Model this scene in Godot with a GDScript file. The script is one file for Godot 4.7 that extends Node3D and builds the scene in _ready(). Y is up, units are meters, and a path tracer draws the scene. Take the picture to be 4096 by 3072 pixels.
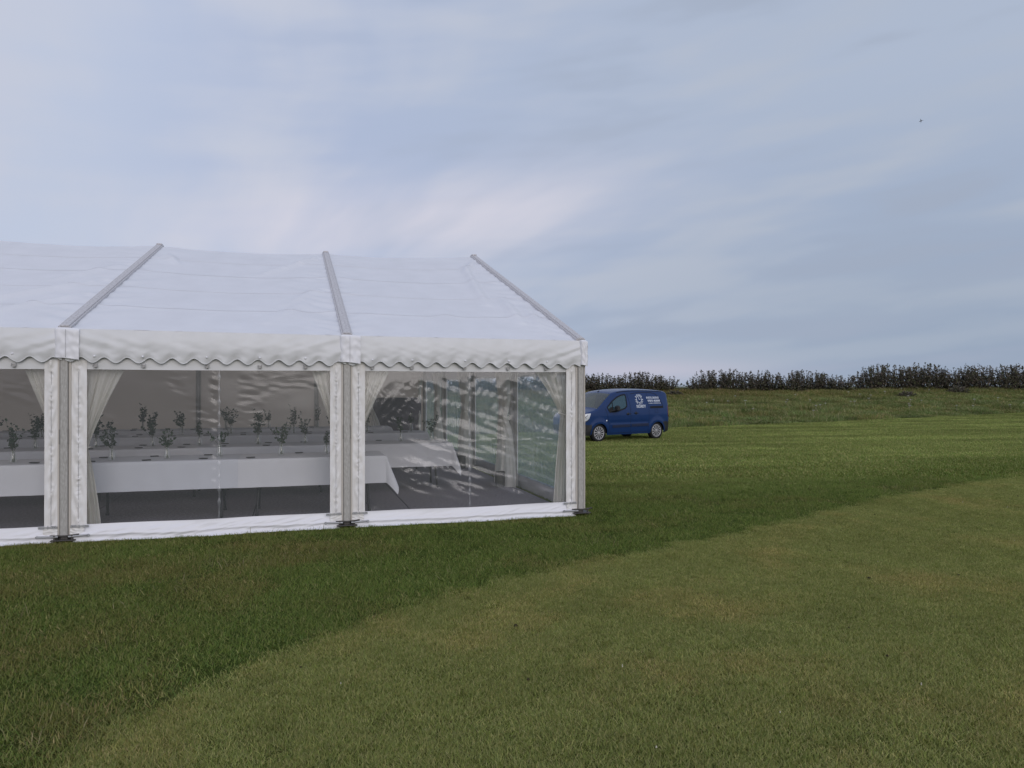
extends Node3D

const CAM := Vector3(-3.625, 1.678, 9.183)
const YAW := 0.286
const FX := [0.0, -3.0, -6.0, -9.0, -12.0, -15.0]
const BASE := [0.02, 0.015, 0.01, 0.0, 0.0, 0.0]
const EAVE := [2.27, 2.28, 2.30, 2.30, 2.30, 2.30]
const RIDGE := [4.38, 4.295, 4.285, 4.27, 4.26, 4.26]
const EDGE_L := [-2.03, -1.98, -1.76, -1.38, -1.12, -0.74, -0.14, 0.63, 1.68, 2.93, 5.49, 9.89, 16.0, 30.0]
const EDGE_D := [3.28, 3.66, 4.19, 4.79, 5.23, 5.77, 6.39, 7.07, 7.9, 8.85, 11.15, 14.41, 18.0, 24.0]
const TABLES := [[-2.44, -0.76], [-1.15, -2.76], [-1.05, -5.50], [-1.51, -7.55]]
const ROWS := ["front", "second", "third", "back"]
const NTH := ["first", "second", "third", "fourth", "fifth", "sixth", "seventh", "eighth", "ninth", "tenth", "eleventh", "twelfth", "thirteenth", "fourteenth", "fifteenth", "sixteenth"]

var nz := FastNoiseLite.new()
var fb := FastNoiseLite.new()
var rng := RandomNumberGenerator.new()
var M := {}
var taken := {}

# ------------------------------------------------------------------ helpers
func n2(x: float, y: float) -> float: return nz.get_noise_2d(x, y)
func f2(x: float, y: float) -> float: return fb.get_noise_2d(x, y)
func sm(a: float, b: float, x: float) -> float: return smoothstep(a, b, x)
func rr(a: float, b: float) -> float: return rng.randf_range(a, b)

func lin(r: float, g: float, b: float) -> Color: return Color(r, g, b).linear_to_srgb()

func mat(called: String, c: Color, rough := 0.7, metal := 0.0) -> StandardMaterial3D:
	var m := StandardMaterial3D.new()
	m.resource_name = called
	m.albedo_color = c
	m.roughness = rough
	m.metallic = metal
	m.cull_mode = BaseMaterial3D.CULL_DISABLED
	M[called] = m
	return m

func noise_tex(freq: float, lo: Color, hi: Color, sd: int, octaves := 4, size := 512) -> NoiseTexture2D:
	var t := NoiseTexture2D.new()
	var f := FastNoiseLite.new()
	f.seed = sd
	f.frequency = freq
	f.fractal_octaves = octaves
	t.noise = f
	t.width = size
	t.height = size
	t.seamless = true
	var g := Gradient.new()
	g.set_color(0, lo)
	g.set_color(1, hi)
	t.color_ramp = g
	return t

func bump(m: StandardMaterial3D, freq: float, strength: float, scale: Vector3, sd: int) -> void:
	var t := NoiseTexture2D.new()
	var f := FastNoiseLite.new()
	f.seed = sd
	f.frequency = freq
	f.fractal_octaves = 4
	t.noise = f
	t.width = 512
	t.height = 512
	t.seamless = true
	t.as_normal_map = true
	t.bump_strength = strength
	m.normal_enabled = true
	m.normal_texture = t
	m.uv1_triplanar = true
	m.uv1_scale = scale

func dirt(m: StandardMaterial3D, freq: float, lo: Color, sd: int, scale := Vector3.ONE) -> void:
	m.albedo_texture = noise_tex(freq, lo, Color.WHITE, sd)
	m.uv1_triplanar = true
	m.uv1_scale = scale

func numbered(called: String) -> String:
	var k: int = taken.get(called, 0)
	taken[called] = k + 1
	return called if k == 0 else "%s_%03d" % [called, k]

func tag(o: Node, label: String, category: String, group := "", kind := "") -> Node:
	if label: o.set_meta("label", label)
	if category: o.set_meta("category", category)
	if group: o.set_meta("group", group)
	if kind: o.set_meta("kind", kind)
	return o

func thing(called: String, label: String, category: String, at := Vector3.ZERO, turn := 0.0, group := "") -> Node3D:
	var o := Node3D.new()
	o.name = numbered(called)
	add_child(o)
	o.position = at
	o.rotation.y = turn
	tag(o, label, category, group)
	return o

func obj(called: String, mesh: Mesh, m: Material, parent: Node = null, at := Vector3.ZERO) -> MeshInstance3D:
	var o := MeshInstance3D.new()
	o.mesh = mesh
	o.material_override = m
	if parent == null:
		o.name = numbered(called)
		add_child(o)
	else:
		o.name = called
		if parent.has_node(NodePath(called)):
			var k := 1
			while parent.has_node(NodePath("%s_%03d" % [called, k])): k += 1
			o.name = "%s_%03d" % [called, k]
		parent.add_child(o, true)
	o.position = at
	return o

# a smooth sheet of (nu x nv) cells from f(u, v)
func sheet(nu: int, nv: int, f: Callable) -> ArrayMesh:
	var p := PackedVector3Array()
	var uv := PackedVector2Array()
	p.resize((nu + 1) * (nv + 1))
	uv.resize(p.size())
	for j in nv + 1:
		for i in nu + 1:
			p[j * (nu + 1) + i] = f.call(float(i) / nu, float(j) / nv)
			uv[j * (nu + 1) + i] = Vector2(float(i) / nu, float(j) / nv)
	var ix := PackedInt32Array()
	ix.resize(nu * nv * 6)
	var k := 0
	for j in nv:
		for i in nu:
			var a := j * (nu + 1) + i
			ix[k] = a; ix[k + 1] = a + 1; ix[k + 2] = a + nu + 2
			ix[k + 3] = a; ix[k + 4] = a + nu + 2; ix[k + 5] = a + nu + 1
			k += 6
	return smooth(p, ix, uv)

func smooth(p: PackedVector3Array, ix: PackedInt32Array, uv := PackedVector2Array(), col := PackedColorArray()) -> ArrayMesh:
	var nr := PackedVector3Array()
	nr.resize(p.size())
	for t in range(0, ix.size(), 3):
		var c := (p[ix[t + 2]] - p[ix[t]]).cross(p[ix[t + 1]] - p[ix[t]])
		nr[ix[t]] += c; nr[ix[t + 1]] += c; nr[ix[t + 2]] += c
	for i in nr.size(): nr[i] = nr[i].normalized() if nr[i].length_squared() > 0.0 else Vector3.UP
	var a := []
	a.resize(Mesh.ARRAY_MAX)
	a[Mesh.ARRAY_VERTEX] = p
	a[Mesh.ARRAY_NORMAL] = nr
	a[Mesh.ARRAY_INDEX] = ix
	if uv.size(): a[Mesh.ARRAY_TEX_UV] = uv
	if col.size(): a[Mesh.ARRAY_COLOR] = col
	var m := ArrayMesh.new()
	m.add_surface_from_arrays(Mesh.PRIMITIVE_TRIANGLES, a)
	return m

func tool() -> SurfaceTool:
	var st := SurfaceTool.new()
	st.begin(Mesh.PRIMITIVE_TRIANGLES)
	return st

func done(st: SurfaceTool) -> ArrayMesh:
	st.generate_normals()
	return st.commit()

func quad(st: SurfaceTool, a: Vector3, b: Vector3, c: Vector3, d: Vector3) -> void:
	for v in [a, b, c, a, c, d]: st.add_vertex(v)

# a box with chamfered long edges; axes x, y, z in basis bs
func box(st: SurfaceTool, at: Vector3, size: Vector3, bs := Basis(), ch := 0.0) -> void:
	st.set_smooth_group(-1)
	var h := size / 2.0
	var c: float = minf(ch, minf(h.x, minf(h.y, h.z)) * 0.6)
	var ring := func(y: float, inset: float) -> Array:
		var x := h.x - inset
		var z := h.z - inset
		var k := c
		var q := [Vector3(x - k, y, z), Vector3(x, y, z - k), Vector3(x, y, -z + k), Vector3(x - k, y, -z), Vector3(-x + k, y, -z), Vector3(-x, y, -z + k), Vector3(-x, y, z - k), Vector3(-x + k, y, z)]
		for i in 8: q[i] = at + bs * q[i]
		return q
	var r := [ring.call(-h.y, c), ring.call(-h.y + c, 0.0), ring.call(h.y - c, 0.0), ring.call(h.y, c)]
	if c == 0.0:
		var b: Array = [r[0][0], r[0][2], r[0][4], r[0][6]]
		var t: Array = [r[3][0], r[3][2], r[3][4], r[3][6]]
		for i in 4: quad(st, b[i], t[i], t[(i + 1) % 4], b[(i + 1) % 4])
		quad(st, t[0], t[3], t[2], t[1])
		quad(st, b[0], b[1], b[2], b[3])
		return
	for k in 3:
		for i in 8: quad(st, r[k][i], r[k + 1][i], r[k + 1][(i + 1) % 8], r[k][(i + 1) % 8])
	for i in range(1, 7):
		for v in [r[3][0], r[3][i + 1], r[3][i]]: st.add_vertex(v)
		for v in [r[0][0], r[0][i], r[0][i + 1]]: st.add_vertex(v)

func tube(st: SurfaceTool, pts: Array, rad: Array, seg := 8, caps := true) -> void:
	st.set_smooth_group(1)
	var rings := []
	var up := Vector3.UP
	for i in pts.size():
		var d: Vector3 = ((pts[mini(i + 1, pts.size() - 1)] as Vector3) - (pts[maxi(i - 1, 0)] as Vector3)).normalized()
		if absf(d.dot(up)) > 0.95: up = Vector3.RIGHT if absf(d.x) < 0.8 else Vector3.BACK
		var a := d.cross(up).normalized()
		var b := a.cross(d).normalized()
		up = b
		var r: float = rad[mini(i, rad.size() - 1)]
		var ring := []
		for k in seg: ring.append((pts[i] as Vector3) + (a * cos(TAU * k / seg) + b * sin(TAU * k / seg)) * r)
		rings.append(ring)
	for i in rings.size() - 1:
		for k in seg: quad(st, rings[i][k], rings[i][(k + 1) % seg], rings[i + 1][(k + 1) % seg], rings[i + 1][k])
	if caps:
		st.set_smooth_group(-1)
		var e: Array = rings[rings.size() - 1]
		for k in range(1, seg - 1):
			for v in [rings[0][0], rings[0][k + 1], rings[0][k]]: st.add_vertex(v)
			for v in [e[0], e[k], e[k + 1]]: st.add_vertex(v)

# profile of (radius, height) turned round the local axis given by bs.y
func lathe(st: SurfaceTool, at: Vector3, prof: Array, seg := 20, bs := Basis()) -> void:
	st.set_smooth_group(2)
	for i in prof.size() - 1:
		for k in seg:
			var q := []
			for c in [[i, k], [i, k + 1], [i + 1, k + 1], [i + 1, k]]:
				var w: Vector2 = prof[c[0]]
				var an: float = TAU * (c[1] % seg) / seg
				q.append(at + bs * Vector3(cos(an) * w.x, w.y, sin(an) * w.x))
			quad(st, q[0], q[1], q[2], q[3])

func one_box(size: Vector3, ch := 0.0) -> ArrayMesh:
	var st := tool()
	box(st, Vector3.ZERO, size, Basis(), ch)
	return done(st)

# ------------------------------------------------------------------ the lie of the land
func ld(x: float, z: float) -> Vector2:
	var a := x - CAM.x
	var b := z - CAM.z
	return Vector2(0.9594 * a + 0.2821 * b, 0.2821 * a - 0.9594 * b)

func world_of(l: float, d: float) -> Vector2:
	return Vector2(CAM.x + 0.9594 * l + 0.2821 * d, CAM.z + 0.2821 * l - 0.9594 * d)

func green_edge(l: float) -> float:
	if l <= EDGE_L[0]: return -100.0 if l < EDGE_L[0] - 0.02 else 3.28
	for i in EDGE_L.size() - 1:
		if l <= EDGE_L[i + 1]: return lerpf(EDGE_D[i], EDGE_D[i + 1], (l - EDGE_L[i]) / (EDGE_L[i + 1] - EDGE_L[i]))
	return 24.0

# signed metres, about, inside the putting green
func on_green(l: float, d: float) -> float:
	if d < 3.28: return (l + 2.03 + (3.28 - d) * -0.02) * 0.9
	return (green_edge(l) - d) * 0.62 + 0.06 * n2(l * 3.1, d * 3.1) + 0.03 * n2(l * 9.0, d * 9.0 + 5.0)

func mown_edge(l: float) -> float: return 35.2 + (l - 7.5) * 0.585 + n2(l * 0.3, 7.0) * 0.4

func hedge_line(l: float) -> float: return 70.0 + (l - 6.7) * 0.11

func ground_y(x: float, z: float) -> float:
	var q := ld(x, z)
	var l := q.x
	var d := q.y
	var y := -0.24 * sm(11.0, 25.0, d) - 0.06 * sm(25.0, 36.0, d) + 0.15 * sm(8.0, 40.0, l) * sm(20.0, 45.0, d)
	var b := mown_edge(l)
	var t := clampf((d - b) / maxf(hedge_line(l) - b, 8.0), 0.0, 1.0)
	y += (1.42 + 0.14 * sm(10.0, 55.0, l)) * (t * 0.75 + t * t * 0.25)
	var past := d - hedge_line(l)
	if past > 0.0: y -= sm(5.0, 120.0, past) * 6.0
	if d < 0.0: y += sm(0.0, 60.0, -d) * 0.5
	var rough := sm(0.0, 3.0, d - b)
	y += 0.012 * n2(x * 0.5, z * 0.5) + rough * 0.12 * n2(x * 0.25, z * 0.25)
	if on_tent(x, z, 0.5): y = minf(y, 0.0) - 0.012
	return y

func on_tent(x: float, z: float, m: float) -> bool: return x < m and x > -15.0 - m and z < m and z > -12.0 - m

func grass_tint(x: float, z: float) -> Color:
	var q := ld(x, z)
	var a := 0.5 + 0.5 * f2(x * 0.55, z * 0.55)
	var b := 0.5 + 0.5 * f2(x * 1.9 + 40.0, z * 1.9)
	var c := 0.5 + 0.5 * n2(x * 6.0, z * 6.0 + 90.0)
	if on_green(q.x, q.y) > 0.0:
		var straw := sm(0.48, 0.85, a * 0.6 + b * 0.4)
		var clump := 0.5 + 0.5 * n2(x * 14.0, z * 14.0 + 31.0)
		return Color(0.96, 1.0, 0.88).lerp(Color(1.42, 1.16, 1.16), straw) * (0.78 + 0.22 * c + 0.28 * clump)
	if q.y < mown_edge(q.x):
		# lower and lusher by the green, olive and worn nearer the marquee, mown in streaks farther out
		var streak := 0.5 + 0.5 * f2(q.x * 0.07 + 3.0, q.y * 1.1 + q.x * -0.2)
		var g := on_green(q.x, q.y)
		var worn := sm(0.36, 0.72, a * 0.5 + b * 0.5 + 0.16 * sm(-1.2, -3.2, g) - 0.12)
		var k := Color(0.84, 1.05, 0.74).lerp(Color(1.10, 1.03, 0.92), worn)
		k = k.lerp(Color(1.30, 1.47, 1.20) * (0.34 + 1.3 * streak), sm(7.0, 18.0, q.y) * sm(0.3, 3.0, -g) * 0.95)
		return k * (0.85 + 0.3 * c)
	var far := sm(0.5, 0.95, (q.y - mown_edge(q.x)) / maxf(hedge_line(q.x) - mown_edge(q.x), 8.0) + 0.15 * f2(x * 0.2, z * 0.2))
	var g := Color(0.98, 1.04, 0.98).lerp(Color(1.30, 1.12, 1.05), sm(0.35, 0.7, a))
	g = g * (0.72 + 0.4 * sm(0.3, 0.6, 0.5 + 0.5 * f2(q.x * 0.12 + 50.0, q.y * 0.5)))
	g = g.lerp(Color(1.35, 1.15, 1.0), 0.8 * sm(0.45, 0.75, b) * sm(0.1, 0.5, far))
	return g.lerp(Color(1.0, 0.74, 0.72), far * 0.85 * (1.0 - 0.6 * sm(12.0, 40.0, q.x)))

func blades(radius: float, n: int, hmin: float, hmax: float, wide: float, lean: float, cols: Array, sd: int, tall := false) -> ArrayMesh:
	rng.seed = sd
	var p := PackedVector3Array()
	var cl := PackedColorArray()
	for i in n:
		var a := rr(0, TAU)
		var r := radius * sqrt(rng.randf())
		var o := Vector3(cos(a) * r, -0.25 * hmin, sin(a) * r)
		var h := lerpf(hmin, hmax, pow(rng.randf(), 1.6))
		var b := rr(0, TAU)
		var side := Vector3(cos(b), 0, sin(b)) * wide * rr(0.6, 1.3)
		var ln := Vector3(cos(b + 1.57 + rr(-0.8, 0.8)), 0, sin(b + 1.57 + rr(-0.8, 0.8))) * h * lean * rr(0.2, 1.4)
		var c: Color = cols[rng.randi() % cols.size()] * rr(0.75, 1.25)
		var tip := o + Vector3(0, h, 0) + ln
		if tall:
			var mid := o + Vector3(0, h * 0.6, 0) + ln * 0.35
			for v in [o - side, mid - side * 0.8, mid + side * 0.8, o - side, mid + side * 0.8, o + side, mid - side * 0.8, tip, mid + side * 0.8]:
				p.append(v); cl.append(c)
		else:
			for v in [o - side, tip, o + side]:
				p.append(v); cl.append(c)
	var ar := []
	ar.resize(Mesh.ARRAY_MAX)
	ar[Mesh.ARRAY_VERTEX] = p
	ar[Mesh.ARRAY_COLOR] = cl
	var m := ArrayMesh.new()
	m.add_surface_from_arrays(Mesh.PRIMITIVE_TRIANGLES, ar)
	return m

func scatter(called: String, label: String, category: String, mesh: Mesh, m: Material, spots: Array) -> void:
	# spots: [x, y, z, turn, scale, scale_y, colour]
	var mm := MultiMesh.new()
	mm.transform_format = MultiMesh.TRANSFORM_3D
	mm.use_colors = true
	mm.mesh = mesh
	mm.instance_count = spots.size()
	for i in spots.size():
		var s: Array = spots[i]
		mm.set_instance_transform(i, Transform3D(Basis(Vector3.UP, s[3]).scaled_local(Vector3(s[4], s[5], s[4])), Vector3(s[0], s[1], s[2])))
		mm.set_instance_color(i, s[6])
	var o := MultiMeshInstance3D.new()
	o.multimesh = mm
	o.material_override = m
	o.name = numbered(called)
	add_child(o)
	tag(o, label, category, "", "stuff")

# ------------------------------------------------------------------ sky
func make_sky() -> ImageTexture:
	var w := 2048
	var h := 1024
	var px := PackedFloat32Array()
	px.resize(w * h * 3)
	var s := FastNoiseLite.new()
	s.seed = 11
	s.frequency = 1.0
	s.fractal_octaves = 5
	s.fractal_gain = 0.52
	var s2 := FastNoiseLite.new()
	s2.seed = 5
	s2.frequency = 1.0
	s2.fractal_octaves = 3
	var c0 := cos(deg_to_rad(-26.0))
	var s0 := sin(deg_to_rad(-26.0))
	for j in h / 2 + 8:
		var e := (0.5 - (j + 0.5) / h) * PI
		var e_deg := rad_to_deg(e)
		var flat := 1.0 / (tan(clampf(e, 0.0, 1.5)) + 0.16)
		for i in w:
			var az := (i + 0.5) / w * TAU - YAW  # from the middle of the view, right positive
			az = wrapf(az, -PI, PI)
			var a := rad_to_deg(az)
			var px_ := sin(az) * flat
			var pz_ := cos(az) * flat
			if flat < 1e-3: continue
			# along and across the streaks
			var al := px_ * s0 + pz_ * c0
			var ac := px_ * c0 - pz_ * s0
			var wp := s2.get_noise_2d(al * 0.5 + 9.0, ac * 0.5)
			var n := s.get_noise_2d(al * 0.42, ac * 1.7 + al * 0.06 + wp * 0.22)
			var m := s2.get_noise_2d(al * 0.20 + 30.0, ac * 0.55)
			var t := n * 0.55 + m * 0.45 - 0.35 * exp(-pow((a + 9.0) / 10.0, 2.0)) * exp(-pow((e_deg - 18.5) / 4.0, 2.0))
			# blue of the clear air, paler to the left, greyer to the right and to the ground
			var right := sm(-30.0, 32.0, a) * (1.0 - sm(60.0, 150.0, absf(a)))
			var low := 1.0 - sm(0.0, 16.0, e_deg)
			var blue := Color(0.432, 0.504, 0.688).lerp(Color(0.372, 0.445, 0.582), right)
			blue = blue.lerp(Color(0.300, 0.372, 0.490), low * right)
			blue = blue.lerp(Color(0.50, 0.58, 0.73), low * (1.0 - right) * 0.7)
			var pale := Color(0.548, 0.588, 0.705).lerp(Color(0.445, 0.495, 0.590).lerp(Color(0.355, 0.420, 0.525), low), right)
			blue = blue.lerp(Color(0.455, 0.520, 0.645), 0.6 * right * sm(13.0, 22.0, e_deg))
			var left := (1.0 - sm(-34.0, -14.0, a)) * (1.0 - sm(60.0, 120.0, absf(a)))
			blue = blue.lerp(Color(0.545, 0.605, 0.735), 0.65 * left)
			var fine := s.get_noise_2d(a * 0.035 + 7.0, (e_deg - a * 0.07) * 0.24)
			var k := blue.lerp(pale, sm(-0.32, 0.46, t * (1.0 - 0.25 * right) + fine * (0.35 + 0.35 * right)))
			# grey undersides
			k = k.lerp(Color(0.360, 0.415, 0.525), 0.7 * sm(0.0, 0.5, -fine * 0.9 - n * 0.5 + m * 0.3) * right)
			# the brighter pinkish bank beyond the ridge
			var bank := exp(-pow((a + 9.0 - (e_deg - 12.0) * 2.0) / 13.0, 2.0)) * exp(-pow((e_deg - 12.5) / 3.6, 2.0))
			k = k.lerp(Color(0.70, 0.68, 0.76), clampf(bank * (0.85 + 1.2 * t), 0.0, 0.95))
			var strip := exp(-pow((a - 9.0) / 9.0, 2.0)) * exp(-pow((e_deg - 1.2) / 0.8, 2.0))
			k = k.lerp(Color(0.545, 0.535, 0.635), strip * 0.8)
			# the last light stands behind the camera
			var back := sm(70.0, 170.0, absf(a)) * (1.0 - sm(20.0, 75.0, e_deg))
			k = k.lerp(Color(0.80, 0.76, 0.80), back * 0.75)
			var q := (j * w + i) * 3
			px[q] = k.r; px[q + 1] = k.g; px[q + 2] = k.b
	for j in range(h / 2 + 8, h):
		for i in w:
			var q := (j * w + i) * 3
			px[q] = 0.07; px[q + 1] = 0.085; px[q + 2] = 0.05
	return ImageTexture.create_from_image(Image.create_from_data(w, h, false, Image.FORMAT_RGBF, px.to_byte_array()))

# ------------------------------------------------------------------ main
func _ready() -> void:
	nz.seed = 3
	nz.frequency = 1.0
	nz.fractal_type = FastNoiseLite.FRACTAL_NONE
	fb.seed = 8
	fb.frequency = 1.0
	fb.fractal_octaves = 4
	rng.seed = 1
	var cam := Camera3D.new()
	cam.name = "camera"
	cam.position = CAM
	cam.rotation = Vector3(0.003, -YAW, 0.0)
	cam.fov = 54.46
	cam.near = 0.05
	cam.far = 6000.0
	add_child(cam)
	cam.current = true
	var e := Environment.new()
	e.background_mode = Environment.BG_SKY
	var sk := PanoramaSkyMaterial.new()
	sk.panorama = make_sky()
	sk.energy_multiplier = 1.0
	e.sky = Sky.new()
	e.sky.sky_material = sk
	e.tonemap_mode = Environment.TONE_MAPPER_LINEAR
	e.tonemap_exposure = 1.0
	e.sdfgi_enabled = true
	e.ssao_enabled = true
	e.ssil_enabled = true
	var we := WorldEnvironment.new()
	we.name = "sky"
	we.environment = e
	add_child(we)
	var sun := DirectionalLight3D.new()
	sun.name = "sun"
	sun.light_color = Color(1.0, 0.97, 0.95)
	sun.light_energy = 0.30
	sun.light_angular_distance = 38.0
	sun.shadow_enabled = true
	sun.rotation = Vector3(deg_to_rad(-18.0), deg_to_rad(5.0), 0)
	add_child(sun)
	materials()
	ground()
	hedges()
	marquee()
	furniture()
	van()
	grass()
	bird()

func materials() -> void:
	var m := mat("pvc", lin(0.73, 0.745, 0.775), 0.45)
	dirt(m, 0.012, Color(0.955, 0.955, 0.95), 21, Vector3(0.5, 0.5, 0.5))
	m = mat("roof_pvc", lin(0.87, 0.89, 0.95), 0.5)
	dirt(m, 0.01, Color(0.965, 0.965, 0.965), 22, Vector3(0.3, 0.3, 0.3))
	m.backlight_enabled = true
	m.backlight = Color(0.56, 0.51, 0.46)
	m = mat("flap", lin(0.84, 0.85, 0.875), 0.5)
	dirt(m, 0.02, Color(0.93, 0.915, 0.89), 23, Vector3(1.2, 0.35, 1.2))
	m = mat("skirt", lin(0.78, 0.79, 0.84), 0.42)
	m = mat("seam_line", lin(0.40, 0.40, 0.42), 0.6)
	m = mat("liner", lin(0.66, 0.63, 0.60), 0.8)
	m.backlight_enabled = true
	m.backlight = Color(0.62, 0.55, 0.49)
	m = mat("aluminium", lin(0.50, 0.50, 0.49), 0.5, 0.1)
	dirt(m, 0.03, Color(0.80, 0.79, 0.78), 24, Vector3(3.0, 0.8, 3.0))
	m = mat("rafter", lin(0.74, 0.745, 0.77), 0.55, 0.0)
	dirt(m, 0.03, Color(0.72, 0.70, 0.70), 25, Vector3(2.0, 2.0, 2.0))
	mat("channel", lin(0.20, 0.195, 0.19), 0.6, 0.3)
	mat("weld", lin(0.74, 0.755, 0.80), 0.55)
	M.weld.backlight_enabled = true
	M.weld.backlight = Color(0.40, 0.37, 0.34)
	mat("keder", lin(0.56, 0.53, 0.49), 0.7)
	mat("steel", lin(0.09, 0.085, 0.08), 0.6, 0.4)
	mat("galv", lin(0.38, 0.39, 0.41), 0.45, 0.5)
	mat("strap", lin(0.40, 0.40, 0.40), 0.6)
	mat("stone", lin(0.45, 0.43, 0.40), 0.9)
	m = mat("film", Color(0.82, 0.86, 0.88, 0.065), 0.13)
	m.transparency = BaseMaterial3D.TRANSPARENCY_ALPHA
	m = mat("film_side", Color(0.70, 0.82, 0.88, 0.22), 0.10)
	m.transparency = BaseMaterial3D.TRANSPARENCY_ALPHA
	m.backlight_enabled = true
	m.backlight = Color(0.40, 0.50, 0.56)
	m = mat("film_seam", Color(0.85, 0.87, 0.9, 0.16), 0.15)
	m.transparency = BaseMaterial3D.TRANSPARENCY_ALPHA
	m = mat("curtain", Color(0.94, 0.94, 0.93, 0.84), 0.9)
	m.transparency = BaseMaterial3D.TRANSPARENCY_ALPHA
	m.backlight_enabled = true
	m.backlight = Color(0.9, 0.88, 0.82)
	m = mat("carpet", lin(0.27, 0.245, 0.275), 0.95)
	m.albedo_texture = noise_tex(0.03, Color(0.72, 0.72, 0.72), Color.WHITE, 31, 5)
	m.uv1_triplanar = true
	m.uv1_scale = Vector3(1.5, 1.5, 1.5)
	m = mat("linen", lin(0.61, 0.62, 0.66), 0.85)
	bump(m, 0.06, 2.0, Vector3(4, 4, 4), 41)
	mat("linen_cool", lin(0.55, 0.57, 0.625), 0.85)
	mat("table_wood", lin(0.30, 0.22, 0.15), 0.7)
	mat("table_leg", lin(0.018, 0.018, 0.02), 0.5, 0.3)
	m = mat("glass", Color(0.9, 0.95, 0.93, 0.05), 0.04)
	m.transparency = BaseMaterial3D.TRANSPARENCY_ALPHA
	m = mat("leaf", Color(1, 1, 1), 0.75)
	m.vertex_color_use_as_albedo = true
	m.metallic_specular = 0.15
	mat("stalk", lin(0.05, 0.055, 0.03), 0.8)
	mat("card", lin(0.012, 0.012, 0.014), 0.5)
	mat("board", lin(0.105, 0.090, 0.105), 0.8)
	m = mat("turf", Color(1, 1, 1), 0.95)
	m.vertex_color_use_as_albedo = true
	m.specular_mode = BaseMaterial3D.SPECULAR_DISABLED
	m = mat("blade", Color(1, 1, 1), 0.8)
	m.vertex_color_use_as_albedo = true
	m.metallic_specular = 0.15
	m.backlight_enabled = true
	m.backlight = Color(0.6, 0.66, 0.4)
	mat("bark", lin(0.045, 0.038, 0.032), 0.9)
	m = mat("paint", lin(0.011, 0.037, 0.132), 0.35)
	m.clearcoat_enabled = true
	m.metallic_specular = 0.3
	m.clearcoat = 0.35
	m.clearcoat_roughness = 0.06
	mat("trim", lin(0.014, 0.015, 0.018), 0.6)
	mat("side_trim", lin(0.010, 0.018, 0.055), 0.5)
	mat("gap", lin(0.003, 0.005, 0.012), 0.8)
	m = mat("car_glass", Color(0.21, 0.35, 0.41, 0.75), 0.03)
	m.transparency = BaseMaterial3D.TRANSPARENCY_ALPHA
	m = mat("screen_glass", Color(0.30, 0.34, 0.33, 0.40), 0.03)
	m.transparency = BaseMaterial3D.TRANSPARENCY_ALPHA
	mat("tyre", lin(0.012, 0.012, 0.013), 0.85)
	mat("hub", lin(0.42, 0.42, 0.44), 0.4, 0.3)
	mat("letter", lin(0.70, 0.76, 0.86), 0.5)
	mat("lamp_chrome", lin(0.75, 0.78, 0.84), 0.2, 0.4)
	mat("lamp_red", lin(0.16, 0.008, 0.01), 0.2)
	mat("seat", lin(0.05, 0.05, 0.055), 0.9)
	mat("paper", lin(0.75, 0.76, 0.76), 0.8)
	mat("bird", lin(0.12, 0.12, 0.13), 0.8)

# ------------------------------------------------------------------ ground and grass
func ground() -> void:
	var rings := [0.0]
	var r := 0.5
	while r < 4000.0:
		rings.append(r)
		r += maxf(0.22, r * 0.022) if r < 130.0 else r * 0.12
	var na := 420
	var p := PackedVector3Array()
	var c := PackedColorArray()
	var ix := PackedInt32Array()
	for j in rings.size():
		for i in na:
			var a := TAU * i / na
			var x: float = CAM.x + sin(a) * rings[j]
			var z: float = CAM.z - cos(a) * rings[j]
			p.append(Vector3(x, ground_y(x, z), z))
			var q := ld(x, z)
			var b := Color(0.080, 0.090, 0.030) if on_green(q.x, q.y) > 0.0 else Color(0.060, 0.067, 0.026)
			if q.y > mown_edge(q.x): b = Color(0.075, 0.092, 0.038)
			c.append(b * grass_tint(x, z))
			if j > 0:
				var k := (j - 1) * na + i
				var k2 := (j - 1) * na + (i + 1) % na
				ix.append_array([k, k2, k2 + na, k, k2 + na, k + na])
	var o := obj("ground", smooth(p, ix, PackedVector2Array(), c), M.turf)
	tag(o, "grassy ground with a closely mown green, lawn and rough field", "ground", "", "structure")

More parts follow.
